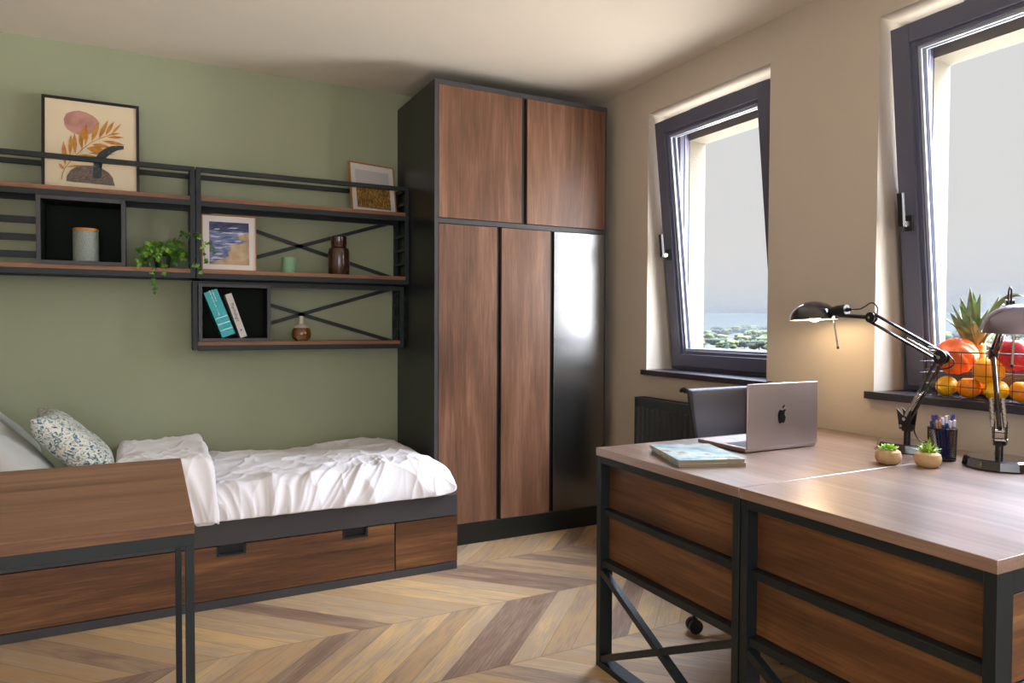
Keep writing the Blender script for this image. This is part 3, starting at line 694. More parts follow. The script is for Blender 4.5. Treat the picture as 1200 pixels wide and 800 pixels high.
U2 = shelf_unit('upper right wall shelf carrying two small photo frames and the brown bottle', .201, 1.308, 3.83, 1.405, 1.957, (1.811, 1.451),
                brace=[(.225, 1.768, 1.285, 1.452+.0), (.225, 1.452, 1.285, 1.785)], side_rungs=(1.52, 1.60, 1.68, 1.86))
U3 = shelf_unit('lower right wall shelf with box holding two books', .186, 1.300, 3.90, 1.045, 1.396, (1.087,), rail_top=False,
                brace=[(.21, 1.392, 1.277, 1.078), (.21, 1.072, 1.277, 1.392)], side_rungs=(1.14, 1.21, 1.28, 1.35))
MB().box(.209, 1.277, 3.90, 3.923, 1.373, 1.396, G['metal']).build('deck_rail', U3)
def cubby(u, x0, x1, yf, yb, z0, z1, t=.017):
    M_ = G['char']
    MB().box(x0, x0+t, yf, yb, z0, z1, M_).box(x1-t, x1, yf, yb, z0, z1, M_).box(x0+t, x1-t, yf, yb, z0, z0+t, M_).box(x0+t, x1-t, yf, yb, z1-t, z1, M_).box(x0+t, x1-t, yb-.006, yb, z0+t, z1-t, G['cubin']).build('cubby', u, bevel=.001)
    l = .001; a, c = x0+t, x1-t  # dark sheets added inside; the box's interior shade is put into their colour
    MB().box(a, a+l, yf+.004, yb-.006, z0+t, z1-t, G['cubin']).box(c-l, c, yf+.004, yb-.006, z0+t, z1-t, G['cubin']).box(a, c, yf+.004, yb-.006, z1-t-l, z1-t, G['cubin']).box(a, c, yf+.004, yb-.006, z0+t, z0+t+l*.4, G['cubin']).build('cubby_inner_dark', u, smooth=0)
cubby(U1, -.463, -.108, 3.823, 4.02, 1.452, 1.764)
cubby(U3, .212, .562, 3.888, 4.045, 1.088, 1.384)

# ---------------------------------------------------------------- framed pictures
def frame_pic(name, label, cat, P, wd, ht, lean, fw, fm, inner):
    # P = bottom-left front corner, leaning back by angle lean; inner(b, place) draws print. rot in z by P[3]
    r = thing(name, P[:3], label, cat, rotz=P[3])
    A = Matrix.Rotation(-lean, 4, 'X')
    def q(x, z, y=0): return A @ Vector((x, y, z))
    b = MB(); th = .014
    def bx(b, x0, x1, y0, y1, z0, z1, mt): b.box(x0, x1, y0, y1, z0, z1, mt, A)
    bx(b, 0, wd, 0, th, 0, fw, fm); bx(b, 0, wd, 0, th, ht-fw, ht, fm); bx(b, 0, fw, 0, th, fw, ht-fw, fm); bx(b, wd-fw, wd, 0, th, fw, ht-fw, fm)
    b.build('frame', r, local=True)
    b = MB(); inner(b, q, bx); b.build('print', r, local=True, smooth=0)
    return r
def art1(b, q, bx):
    W_, H_ = .405, .447
    bx(b, .012, W_-.012, .006, .012, .012, H_-.012, G['artpaper'])
    # picture coords traced in the 857x800 crop, frame from (95,60) to (765,770)
    def uv(px, py, lay):
        # bilinear inverse of the perspective (approx): left edge x 105, right edge 757; top 72->155, bottom 718->772
        s = (px-103)/(757-103); yt = 72+(155-72)*s; yb = 722+(770-722)*s
        t = (py-yt)/(yb-yt); return q(.006+s*(W_-.012), H_-.006-t*(H_-.012), .006-.0006*lay)
    def shp(pts, mt, lay): b.poly([uv(x, y, lay) for x, y in pts], mt)
    shp([(240, 235), (258, 198), (300, 182), (345, 178), (390, 190), (440, 215), (475, 250), (470, 300), (440, 335), (395, 355), (350, 355), (300, 335), (262, 310), (245, 280)], G['pink'], 1)
    stem = [(225, 672), (232, 630), (250, 585), (285, 540), (330, 490), (375, 445), (430, 405), (500, 372), (560, 350)]
    for i in range(len(stem)-1):
        (x0, y0), (x1, y1) = stem[i], stem[i+1]; dx, dy = x1-x0, y1-y0; l = math.hypot(dx, dy); nx_, ny_ = -dy/l*2.8, dx/l*2.8
        shp([(x0+nx_, y0+ny_), (x1+nx_, y1+ny_), (x1-nx_, y1-ny_), (x0-nx_, y0-ny_)], G['gold'], 2)
    lv = [((250, 568), (238, 395), 17), ((282, 500), (288, 350), 14), ((318, 490), (312, 335), 15), ((365, 452), (345, 335), 15), ((352, 420), (398, 270), 20), ((385, 430), (405, 305), 12),
          ((428, 402), (484, 255), 18), ((478, 380), (545, 245), 16), ((525, 355), (588, 252), 14), ((568, 345), (640, 268), 9), ((545, 352), (632, 338), 8), ((535, 368), (658, 370), 10),
          ((500, 392), (662, 424), 13), ((430, 418), (560, 440), 16), ((395, 445), (530, 470), 26), ((330, 498), (470, 510), 12), ((400, 480), (600, 492), 8), ((242, 600), (208, 555), 10), ((255, 580), (380, 570), 9)]
    for (x0, y0), (x1, y1), wv in lv:
        dx, dy = x1-x0, y1-y0; l = math.hypot(dx, dy); nx_, ny_ = -dy/l, dx/l; pts = []
        for t, k in ((0, .05), (.25, .7), (.45, 1), (.7, .75), (1, 0), (.7, -.75), (.45, -1), (.25, -.7)): pts.append((x0+dx*t+nx_*wv*k, y0+dy*t+ny_*wv*k))
        shp(pts, G['gold'], 3)
    shp([(256, 680), (262, 645), (285, 605), (330, 578), (385, 570), (440, 572), (500, 592), (545, 618), (575, 655), (590, 714), (500, 706), (400, 696), (300, 688)], G['spk'], 4)
    arc = [(437, 655), (440, 600), (443, 555), (452, 520), (480, 480), (520, 450), (565, 432), (610, 428), (655, 430), (655, 455), (610, 462), (565, 485), (530, 515), (505, 550), (498, 600), (497, 650), (480, 664), (455, 664)]
    shp(arc[:4]+arc[13:], G['slate'], 5); 
    for i in range(3, 8):
        j = 17-i-1+1
        shp([arc[i], arc[i+1], arc[16-i], arc[17-i]], G['slate'], 5)
frame_pic('framed_print', 'black framed art print of an ochre leaf over a pink circle, leaning on top shelf', 'picture', (-.452, 3.925, 1.8115, 0), .405, .447, math.radians(5.5), .013, G['blackframe'], art1)
def wheatpic(b, q, bx):
    W_, H_ = .29, .29
    bx(b, .006, W_-.006, .006, .012, .006, H_-.006, G['mount'])
    def r_(x0, x1, z0, z1, mt, lay): b.poly([q(x0, z0, .006-.0006*lay), q(x1, z0, .006-.0006*lay), q(x1, z1, .006-.0006*lay), q(x0, z1, .006-.0006*lay)], mt)
    r_(.036, W_-.036, .158, .250, G['skyp'], 1); r_(.036, W_-.036, .030, .160, G['wheat'], 2)
frame_pic('framed_photo', 'oak framed photo of a wheat field, leaning in the top corner by the wardrobe', 'picture', (1.003, 3.905, 1.8115, math.radians(14)), .29, .29, math.radians(8), .006, G['oak'], wheatpic)
def seapic(b, q, bx):
    W_, H_ = .262, .292
    bx(b, .005, W_-.005, .006, .012, .005, H_-.005, G['mount'])
    def pl(pts, mt, lay): b.poly([q(.036+u*(W_-.072), .032+v*(H_-.068), .006-.0006*lay) for u, v in pts], mt)
    pl([(0, 0), (1, 0), (1, 1), (0, 1)], G['sea'], 1)
    pl([(0, .80), (.3, .77), (.6, .82), (1, .78), (1, 1), (0, 1)], G['deep'], 2)
    pl([(0, 0), (.08, .05), (.2, .10), (.4, .16), (.5, .22), (.45, .28), (.55, .36), (.5, .44), (.66, .48), (.8, .50), (.95, .57), (.75, .60), (.72, .68), (.9, .74), (1, .78), (1, 0)], G['sand'], 3)
    for a, z, l in ((.05, .12, .3), (.1, .22, .25), (.05, .36, .32), (.3, .46, .4), (.0, .62, .3), (.25, .72, .42), (.45, .84, .3), (.1, .80, .18), (.62, .54, .2), (.12, .52, .2)):
        pl([(a, z), (a+l*.3, z+.015), (a+l*.7, z+.012), (a+l, z+.04), (a+l*.6, z+.035), (a+l*.3, z+.035)], G['foam'], 4)
frame_pic('framed_photo', 'pale framed photo of waves on a beach, leaning on the middle shelf', 'picture', (.228, 3.872, 1.4515, math.radians(-3)), .262, .292, math.radians(9), .005, G['oak'], seapic)

# ---------------------------------------------------------------- shelf ornaments
j = thing('storage_jar', (-.275, 3.905, 1.469), 'grey dimpled jar with wooden lid in the left shelf box', 'jar')
MB().lathe([(0, 0), (.050, 0), (.054, .004), (.054, .142), (.050, .145), (0, .145)], G['jar'], (-.275, 3.905, 1.4695), 48).build('body', j)
MB().lathe([(0, .145), (.052, .145), (.054, .148), (.054, .156), (.051, .159), (0, .159)], G['bamboo'], (-.275, 3.905, 1.4695), 48).build('lid', j)
o = MB().lathe([(0, 0), (.034, 0), (.037, .004), (.039, .088), (.036, .088), (.034, .07), (0, .07)], G['mint'], (.668, 3.95, 1.4515), 40).build('candle_holder'); tag(o, 'mint green cup on the middle shelf between the beach photo and brown bottle', 'cup')
o = MB().lathe([(0, 0), (.054, 0), (.058, .006), (.058, .125), (.054, .143), (.042, .153), (.041, .16), (.043, .163), (.043, .208), (.040, .211), (.036, .208), (.036, .17), (0, .17)], G['brownv'], (.925, 3.90, 1.4515), 48).build('bottle_vase'); tag(o, 'dark brown ceramic bottle vase on the middle shelf', 'vase')
v = thing('bud_vase', (.727, 3.93, 1.0875), 'small round amber vase with white neck on the lowest shelf', 'vase')
MB().lathe([(0, 0), (.030, 0), (.045, .012), (.052, .032), (.052, .046), (.047, .063), (.042, .071)], G['amber'], (.727, 3.93, 1.0875), 48).build('body', v)
MB().lathe([(.042, .071), (.034, .080), (.020, .088), (.0125, .094), (.0115, .135), (.009, .135), (.008, .10)], G['whitec'], (.727, 3.93, 1.0875), 40).build('neck', v)

# books
def book(label, base, tilt, th, ht, dp, cov, deco):
    r = thing('book', base, label, 'book', rotz=0)
    A = Matrix.Rotation(tilt, 4, 'Y')                # leaning to the left
    M_ = MB(); M_.box(0, .002, 0, dp, 0, ht, cov, A).box(th-.002, th, 0, dp, 0, ht, cov, A)
    M_.box(.002, th-.002, 0, .002, 0, ht, cov, A); M_.build('cover', r, local=True, smooth=0)
    MB().box(.0022, th-.0022, .0022, dp-.003, .003, ht-.003, G['paper'], A).build('pages', r, local=True, smooth=0)
    d = MB(); deco(d, A, th, ht); d.build('spine_print', r, local=True, smooth=0)
    return r
def deco_teal(d, A, th, ht):
    for z in (.035, .068, .101): d.box(.003, th-.001, -.0006, 0, z, z+.0016, G['silver'], A)
    random.seed(3)
    for col, z0, z1 in ((.040, .185, .248), (.027, .115, .248)):
        z = z1
        while z > z0:
            l = random.choice((.0014, .0022, .003))
            if random.random() > .14 and not (.150 < z < .156 or .133 < z < .138): d.box(col, col+.0045*random.uniform(.6, 1), -.0006, 0, z-l, z, G['whiteink'], A)
            z -= l+.0018
def deco_white(d, A, th, ht):
    d.box(.012, .020, -.0006, 0, .034, .044, G['blueink'], A)
XB0 = .232
book('thick teal hardback book with silver bands leaning in the shelf box', (.325, 3.893, 1.1065), -math.radians(21.0), .066, .245, .14, G['teal'], deco_teal)
wb = book('slim grey-white book leaning against the teal book', (.412, 3.893, 1.1055), -math.radians(18.5), .033, .235, .14, G['whitecov'], deco_white)
fc = bpy.data.curves.new('title', 'FONT'); fc.body = 'Psychologia'; fc.size = .021; fc.extrude = .0002; fc.align_x = 'CENTER'; fc.align_y = 'CENTER'
fo = bpy.data.objects.new('title', fc); C.objects.link(fo); fo.parent = wb; fc.materials.append(G['ink'])
fo.location = (0, 0, 0)
dg = bpy.context.evaluated_depsgraph_get(); fm = bpy.data.meshes.new_from_object(fo.evaluated_get(dg)); fm.name = 'title_print'
bpy.data.objects.remove(fo); fo = bpy.data.objects.new('title_print', fm); C.objects.link(fo); fo.parent = wb
if not fm.materials: fm.materials.append(G['ink'])
fo.matrix_local = Matrix.Rotation(-math.radians(18.5), 4, 'Y') @ Matrix.Translation((.0175, -.0008, .135)) @ Matrix.Rotation(PI/2, 4, 'Y') @ Matrix.Rotation(PI/2, 4, 'X')

# ivy
iv = thing('ivy_plant', (.06, 3.92, 1.4515), 'trailing green ivy in a dark pot on the left shelf beside the post', 'plant')
MB().lathe([(0, 0), (.030, 0), (.038, .06), (.040, .062), (.036, .062), (.034, .05), (0, .05)], G['potd'], (.05, 3.92, 1.4515), 28).build('pot', iv)
stems = []
def rnd(a): return random.uniform(-a, a)
random.seed(12)
for k in range(24):
    a = random.uniform(0, 2*PI); r0 = .02; L_ = random.uniform(.04, .10)
    p0 = Vector((.05, 3.92, 1.505)); d = Vector((math.cos(a)*L_*1.15, math.sin(a)*L_*.8-.025, random.uniform(-.02, .08)))
    p2 = p0+d; p2.z = max(p2.z, 1.475) if p2.y > 3.82 else p2.z
    stems.append([p0, p0+d*.5+Vector((0, 0, .045)), p2])
stems += [[Vector((.05, 3.90, 1.51)), Vector((.015, 3.85, 1.53)), Vector((.0, 3.80, 1.48)), Vector((.01, 3.80, 1.42)), Vector((.015, 3.805, 1.36)), Vector((.012, 3.805, 1.33))],
          [Vector((.05, 3.90, 1.51)), Vector((-.02, 3.84, 1.54)), Vector((-.045, 3.80, 1.49)), Vector((-.05, 3.80, 1.455))],
          [Vector((.05, 3.90, 1.51)), Vector((.04, 3.84, 1.52)), Vector((.05, 3.80, 1.46)), Vector((.055, 3.80, 1.425))],
          [Vector((.06, 3.91, 1.51)), Vector((.10, 3.84, 1.525)), Vector((.145, 3.815, 1.50)), Vector((.18, 3.80, 1.475)), Vector((.205, 3.80, 1.475)), Vector((.212, 3.80, 1.445))],
          [Vector((.06, 3.91, 1.51)), Vector((.12, 3.90, 1.60)), Vector((.155, 3.87, 1.635)), Vector((.165, 3.86, 1.60))],
          [Vector((.16, 3.87, 1.62)), Vector((.20, 3.81, 1.63)), Vector((.228, 3.805, 1.60)), Vector((.235, 3.805, 1.53)), Vector((.24, 3.805, 1.48))],
          [Vector((.235, 3.805, 1.57)), Vector((.255, 3.805, 1.58)), Vector((.275, 3.805, 1.56)), Vector((.282, 3.805, 1.545))]]
b = MB(); lf = MB()
def leaf(P, s, d, nrm):
    d = d.normalized(); r = d.cross(nrm).normalized(); n_ = r.cross(d)
    sh_ = [(0, 0), (.42, .12), (.5, .42), (.28, .55), (.0, 1.0), (-.28, .55), (-.5, .42), (-.42, .12)]
    pts = [P + r*(x*s) + d*(y*s) + n_*(-.12*s*abs(x)*2) for x, y in sh_]
    lf.add([P+d*s*.4]+pts, [(0, i+1, (i+1) % 8+1) for i in range(8)], G['leaf'])
for st in stems:
    cvp = bez(st, 5); b.tube(cvp, .0013, G['stem'], 5)
    for i in range(1, len(cvp), 1 if len(st) < 4 else 2):
        for _ in range(1 if len(st) > 3 else 2):
            p = cvp[i]; leaf(p+Vector((rnd(.006), rnd(.005), rnd(.006))), random.uniform(.016, .030), Vector((rnd(1), -.5+rnd(.7), -.3+rnd(.9))), Vector((rnd(.5), -1, .5+rnd(.5))))
b.build('stem', iv); lf.build('foliage', iv, smooth=0)

# ---------------------------------------------------------------- laptop
lp = thing('laptop', (1.91, 1.80, .76), 'open silver-grey laptop with black apple emblem, its lid turned to the camera', 'laptop')
LX0, LX1, LH = 1.741, 2.077, 1.697
MB().box(LX0, LX1, LH, LH+.228, .7625, .776, G['alu']).build('base', lp, bevel=.003)
b = MB(); b.box(LX0+.02, LX1-.02, LH+.02, LH+.115, .776, .7763, G['keys'])
for r_i in range(6):
    for c_i in range(14):
        x = LX0+.024+c_i*.0207; y = LH+.024+r_i*.015
        b.box(x, x+.018, y, y+.0125, .7763, .7772, G['keys'])
b.build('keyboard', lp, smooth=0)
MB().box((LX0+LX1)/2-.06, (LX0+LX1)/2+.06, LH+.13, LH+.215, .776, .7762, G['gasket']).build('trackpad', lp, smooth=0)
lid = MB().box(LX0, LX1, LH-.006, LH, .772, .990, G['alu']).build('lid', lp, bevel=.003)
MB().box(LX0+.006, LX1-.006, LH, LH+.0005, .78, .984, G['screen']).build('display', lid, smooth=0)
ax, az, sc_ = (LX0+LX1)/2-.002, .878, .0000
def lx(px, py): return (1.900+(px-540)*.000197, LH-.0066, .874-(py-430)*.000197)
ap = [(540, 320), (560, 318), (585, 308), (612, 304), (636, 318), (615, 340), (605, 372), (610, 408), (632, 440), (625, 480), (608, 515), (585, 540), (560, 537), (538, 528), (515, 535), (492, 548), (470, 525), (452, 480), (443, 425), (448, 370), (468, 330), (495, 310), (520, 314)]
def smooth_poly(p, n=3):
    q = bez([(x, y, 0) for x, y in p+[p[0]]], n); return [(v.x, v.y) for v in q[:-1]]
b = MB(); b.prism([lx(*p) for p in smooth_poly(ap)], (0, .0006, 0), G['screen'])
b.prism([lx(*p) for p in smooth_poly([(553, 288), (556, 262), (575, 236), (601, 222), (602, 246), (585, 272)])], (0, .0006, 0), G['screen'])
b.build('emblem', lid, smooth=0)

# magazines
def mag(z, dx, rot, label):
    r = thing('magazine', (1.395+dx, 1.618, z), label, 'magazine', 'magazines stacked on the far desk', rotz=rot)
    MB().box(0, .205, 0, .270, 0, .0095, G['pages']).build('pages', r, local=True, smooth=0)
    MB().box(-.001, .207, -.001, .271, .0095, .0105, G['magcov']).box(-.001, .0, -.001, .271, 0, .0095, G['magcov']).build('cover', r, local=True, smooth=0)
    return r
mag(.7605, 0, math.radians(-21), 'lower magazine of the small stack beside the laptop')
r_ = mag(.7715, -.003, math.radians(-20), 'pale blue covered magazine on top of the stack beside the laptop')
b = MB().box(.12, .15, .0, .012, .0105, .0108, G['yellow']); 
for k in range(5): b.box(.12+k*.012, .128+k*.012, .03, .034, .0105, .0108, G['ink'])
b.build('cover_print', r_, local=True, smooth=0)

# ---------------------------------------------------------------- desk lamps
def offs(a, b, d, n):                                   # shift both points sideways by vector
    return a+n*d, b+n*d
def desk_lamp(label, base, dvec, piv, elb, joint, dome, lit, rod, arm_spread, tiltdir=None):
    L = thing('desk_lamp', base, label, 'lamp', 'swing arm desk lamps')
    base, piv, elb, joint, dome = map(Vector, (base, piv, elb, joint, dome))
    dvec = Vector(dvec).normalized(); nrm = Vector((-dvec.y, dvec.x, 0))
    # twelve sided heavy base
    MB().lathe([(0, 0), (.092, 0), (.094, .003), (.090, .026), (.084, .030), (0, .030)], G['blackgloss'], base, 12).build('base', L, smooth=15)
    MB().tube([base+Vector((0, 0, .03)), Vector((base.x, base.y, piv.z-.03))], .0105, G['black'], 16).build('post', L)
    c = Vector((base.x, base.y, piv.z)); b = MB()
    for s_ in (-1, 1):
        o_ = nrm*.014*s_
        b.prism([c+o_+dvec*.018+Vector((0, 0, -.036)), c+o_-dvec*.016+Vector((0, 0, -.036)), c+o_-dvec*.024+Vector((0, 0, .030)), c+o_+dvec*.006+Vector((0, 0, .012)), c+o_+dvec*.028+Vector((0, 0, .034))], nrm*.003*s_, G['black'])
    b.tube([c-nrm*.02, c+nrm*.02], .006, G['chrome'], 12).tube([c-nrm*.019+dvec*.012-Vector((0, 0, .025)), c+nrm*.019+dvec*.012-Vector((0, 0, .025))], .005, G['chrome'], 12)
    b.box(c.x-.012, c.x+.012, c.y-.012, c.y+.012, c.z-.042, c.z-.020, G['black']); b.build('bracket', L)
    def arm(a, e, name, sp):
        t = (e-a).normalized(); u = t.cross(nrm).normalized()
        m_ = MB()
        for s_ in (-1, 1): m_.tube([a+u*sp*s_, e+u*sp*s_], .0052, G['blackgloss'], 10)
        m_.build(name, L)
        return t, u
    t1, u1 = arm(c, elb, 'lower_arm', .010)
    t2, u2 = arm(elb, joint, 'upper_arm', arm_spread)
    for s_ in (-1, 1):                                  # tension springs
        m_ = MB(); a = c+t1*.012+nrm*.016*s_; e = c+t1*.105+nrm*.014*s_; pts_ = []; Lh = (e-a).length; n_ = 150
        q1 = nrm; q2 = t1.cross(nrm)
        for i in range(n_): ang = i/n_*2*PI*24; pts_.append(a+(e-a)*i/n_+(q1*math.cos(ang)+q2*math.sin(ang))*.0064)
        m_.tube(pts_, .0010, G['chrome'], 5).tube([a, e], .0056, G['chrome'], 10); m_.build('spring', L)
    m_ = MB(); a = elb+t2*.02+u2*0+nrm*.013; e = elb+t2*.125+nrm*.010; m_.tube([a, e], .0056, G['chrome'], 10).tube([elb+t2*.005+nrm*.013, a], .002, G['chrome'], 6); m_.build('spring', L)
    b = MB()
    for s_ in (-1, 1): b.tube([elb+nrm*.006*s_, elb+nrm*.011*s_], .022, G['black'], 20)
    b.tube([elb-nrm*.018, elb+nrm*.018], .006, G['chrome'], 12); b.build('elbow', L)
    b = MB()
    for s_ in (-1, 1): b.tube([joint+nrm*.005*s_, joint+nrm*.010*s_], .019, G['black'], 16)
    b.tube([joint-nrm*.016, joint+nrm*.016], .005, G['chrome'], 10)
    hd = Vector((dome.x-joint.x, dome.y-joint.y, 0)).normalized()
    neck = Vector((dome.x, dome.y, 0))-hd*.098; neck.z = dome.z+.022
    b.tube([joint, neck+hd*-.015+Vector((0, 0, -.006))], .0075, G['black'], 10); b.build('head_arm', L)
    s0 = dome-hd*.072+Vector((0, 0, .030)); s1 = dome-hd*.145+Vector((0, 0, .036))
    MB().tube([s0, s0+(s1-s0)*.45, s0+(s1-s0)*.46, s1], [.017, .018, .0205, .0195], G['black'], 20).tube([s1, s1-hd*.022], [.008, .005], G['black'], 10).build('socket', L)
    # half dome shade
    tl = Matrix.Rotation(math.radians(3.0), 4, nrm)
    R_ = .089; H_ = .072; prof = [(R_+.0015, -.001), (R_+.001, .002)]+[(R_*math.cos(a_), H_*math.sin(a_)) for a_ in [i*PI/2/14 for i in range(15)]]
    shd = MB().lathe(prof+[(.001, H_)], G['chromed'] if not lit else G['blackgloss'], dome, 44, tl)
    shd.lathe([(R_-.003, .0)]+[((R_-.003)*math.cos(a_), (H_-.003)*math.sin(a_)) for a_ in [i*PI/2/10 for i in range(11)]], G['shadein'], dome, 44, tl)
    sh_ = shd.build('lamp_shade', L)
    bl = MB().lathe([(0, -.028)]+[(.024*math.sin(a_), -.004-.024*math.cos(a_)) for a_ in [i*PI/10 for i in range(1, 10)]]+[(.012, .025), (0, .03)], G['bulb'] if lit else G['lampwhite'], dome-hd*.004+Vector((0, 0, .020)), 20).build('bulb', L)
    if lit: bl['label'] = 'glowing warm bulb'
    r0, r1 = map(Vector, rod)
    MB().tube([r0, r1], .0032, G['chrome'], 8).tube([r1, r1+(r1-r0).normalized()*.008], .0045, G['black'], 8).build('handle_rod', L)
    ca = s1-hd*.022
    cb = bez([ca, ca-hd*.03+Vector((0, 0, .002)), joint+hd*.030+Vector((0, 0, .038)), joint+Vector((0, 0, .052)), joint-hd*.022+Vector((0, 0, .035)), joint-hd*.02+Vector((0, 0, .005))], 8)
    cb2 = bez([elb+t2*.05+u2*.012+nrm*.012, elb-t2*.01+Vector((0, 0, .022)), elb-t2*.045+Vector((0, 0, .008)), elb-t2*.03-Vector((0, 0, .018)), elb-Vector((0, 0, .03))+t1*-.01], 7)
    cb3 = bez([c+dvec*-.02-Vector((0, 0, .02)), c-dvec*.032-Vector((0, 0, .055)), Vector((base.x, base.y, .82))-dvec*.055+Vector((0, 0, -.025)), Vector((base.x, base.y, 0))-dvec*.075+Vector((0, 0, .80)), Vector((base.x, base.y, 0))-dvec*.092+Vector((0, 0, .782)), Vector((base.x, base.y, 0))-dvec*.105+Vector((0, 0, .764))], 7)
    for c_ in (cb, cb2, cb3): MB().tube(c_, .0024, G['cable'], 8).build('cable', L)
    return L
desk_lamp('black swing arm desk lamp, switched on, its shade reaching toward the laptop', (2.285, 1.500, .7605), (0, 1, 0), (2.285, 1.505, .868), (2.285, 1.388, 1.082), (2.285, 1.640, 1.213), (2.285, 1.885, 1.206), True,
          ((2.285, 1.795, 1.20), (2.270, 1.765, 1.105)), .0155)
h2 = Vector((-.17, -.116, 0)).normalized()
desk_lamp('swing arm desk lamp at the right edge, switched off, shade toward the camera', (2.262, 1.196, .7605), tuple(h2), (2.262, 1.196, .868), (2.340, 1.262, 1.102), (2.125, 1.105, 1.240), (1.950, .984, 1.170), False,
          ((1.985, 1.020, 1.162), (1.99, 1.026, 1.085)), .013)

# ---------------------------------------------------------------- plants and pencil cup on the desk
def stonepot(name, c, label, plant):
    r = thing(name, c, label, 'plant', 'small potted succulents')
    MB().lathe([(0, 0), (.022, 0), (.030, .004), (.0365, .016), (.0375, .026), (.034, .038), (.026, .044), (.022, .044), (.021, .036), (0, .036)], G['pot'], (0, 0, 0), 36).build('pot', r, local=True)
    MB().lathe([(0, .041), (.012, .0405), (.0215, .038)], G['soil'], (0, 0, 0), 20).build('soil', r, local=True)
    m_ = MB(); plant(m_); m_.build('leaves', r, local=True, smooth=40)
def fat(m_):
    random.seed(4)
    for ring, n_, el, ln, wd in ((0, 9, 12, .034, .013), (1, 8, 32, .028, .013), (2, 6, 55, .022, .012), (3, 4, 78, .018, .010)):
        for k in range(n_):
            a = 2*PI*k/n_+ring*.4+rnd(.15); e = math.radians(el+rnd(6)); d = Vector((math.cos(a)*math.cos(e), math.sin(a)*math.cos(e), math.sin(e))); s = Vector((-math.sin(a), math.cos(a), 0)); n = s.cross(d)*-1
            p = Vector((0, 0, .040)); vs = []
            for t, q_ in ((0, .35), (.35, .8), (.7, 1), (.88, .65), (1, .05)):
                cpt = p+d*ln*t+n*(.004*t)
                for i_ in range(6):
                    th_ = 2*PI*i_/6; vs.append(cpt+s*math.cos(th_)*wd/2*q_+n*math.sin(th_)*wd/5*q_)
            fs = [(i_*6+j_, i_*6+(j_+1) % 6, (i_+1)*6+(j_+1) % 6, (i_+1)*6+j_) for i_ in range(4) for j_ in range(6)]
            m_.add(vs, fs, G['succ'])
def spiky(m_):
    random.seed(9)
    for k in range(46):
        a = random.uniform(0, 2*PI); e = math.radians(random.uniform(28, 86)); ln = random.uniform(.034, .052)
        d = Vector((math.cos(a)*math.cos(e), math.sin(a)*math.cos(e), math.sin(e))); s = Vector((-math.sin(a), math.cos(a), 0)); n = d.cross(s)
        p = Vector((rnd(.008), rnd(.008), .040)); vs = []
        for t in (0, .3, .6, .85, 1):
            wq = .0030*(1-t)**.7+.0002; c_ = p+d*ln*t-Vector((0, 0, .016*t*t*math.cos(e)))
            vs += [c_+s*wq, c_+n*wq*.5, c_-s*wq, c_-n*wq*.5]
        fs = [(i_*4+j_, i_*4+(j_+1) % 4, (i_+1)*4+(j_+1) % 4, (i_+1)*4+j_) for i_ in range(4) for j_ in range(4)]
        m_.add(vs, fs, G['grass'])
stonepot('potted_succulent', (2.012, 1.380, .7605), 'round leaved bright green succulent in a small stone pot, the left one', fat)
stonepot('potted_succulent', (2.078, 1.298, .7605), 'spiky green succulent in a small stone pot beside the pencil cup', spiky)
CX, CY = 2.225, 1.345
pc = thing('pencil_cup', (CX, CY, .7605), 'black wire mesh cup full of pens on the desk', 'pen holder')
b = MB(); Rc, Hc = .0405, .098
for k in range(40):
    a = 2*PI*k/40
    for dr in (1, -1):
        pts = [(CX+Rc*(.93+.07*t)*math.cos(a+dr*t*1.4), CY+Rc*(.93+.07*t)*math.sin(a+dr*t*1.4), .763+Hc*t) for t in [i/10 for i in range(11)]]
        b.tube(pts, .0006, G['meshc'], 3)
b.build('mesh_wall', pc, smooth=0)
MB().tube([(CX+Rc*math.cos(2*PI*k/32), CY+Rc*math.sin(2*PI*k/32), .763+Hc) for k in range(32)], .0024, G['meshc'], 8, True).build('rim', pc)
MB().lathe([(0, .0005), (.0385, .0005), (.0395, .006), (.038, .006), (.037, .002), (0, .002)], G['meshc'], (CX, CY, .7605), 32).build('bottom', pc)
random.seed(21)
for k in range(26):
    a = k*2.399; rr = .034*math.sqrt((k+.5)/26); top = Vector((CX+rr*1.05*math.cos(a), CY+rr*1.05*math.sin(a), .894+rnd(.012))); bot = Vector((CX+rr*.75*math.cos(a+.8), CY+rr*.75*math.sin(a+.8), .766))
    t = (top-bot).normalized(); p = thing('pen', tuple(bot), ('dark blue ballpoint pen with pale cap in the mesh cup', 'dark blue ballpoint pen with copper cap in the mesh cup', 'white barrelled ballpoint pen with blue cap in the mesh cup', 'copper coloured ballpoint pen with pale cap in the mesh cup')[k % 4], 'pen', 'pens in the mesh cup')
    body = (G['pen'], G['pen'], G['penw'], G['penc'])[k % 4]; cap = (G['penw'], G['penc'], G['pen'], G['penw'])[k % 4]
    MB().tube([bot, bot+t*.012, top-t*.022], [.0012, .0042, .0042], body, 8).build('barrel', p)
    MB().tube([top-t*.022, top-t*.004, top], [.005, .005, .0035], cap, 8).bar(top-t*.002+Vector((.005, 0, 0)), top-t*.02+Vector((.005, 0, 0)), .0014, .0026, G['chrome'], (0, 1, 0)).build('clip_end', p)

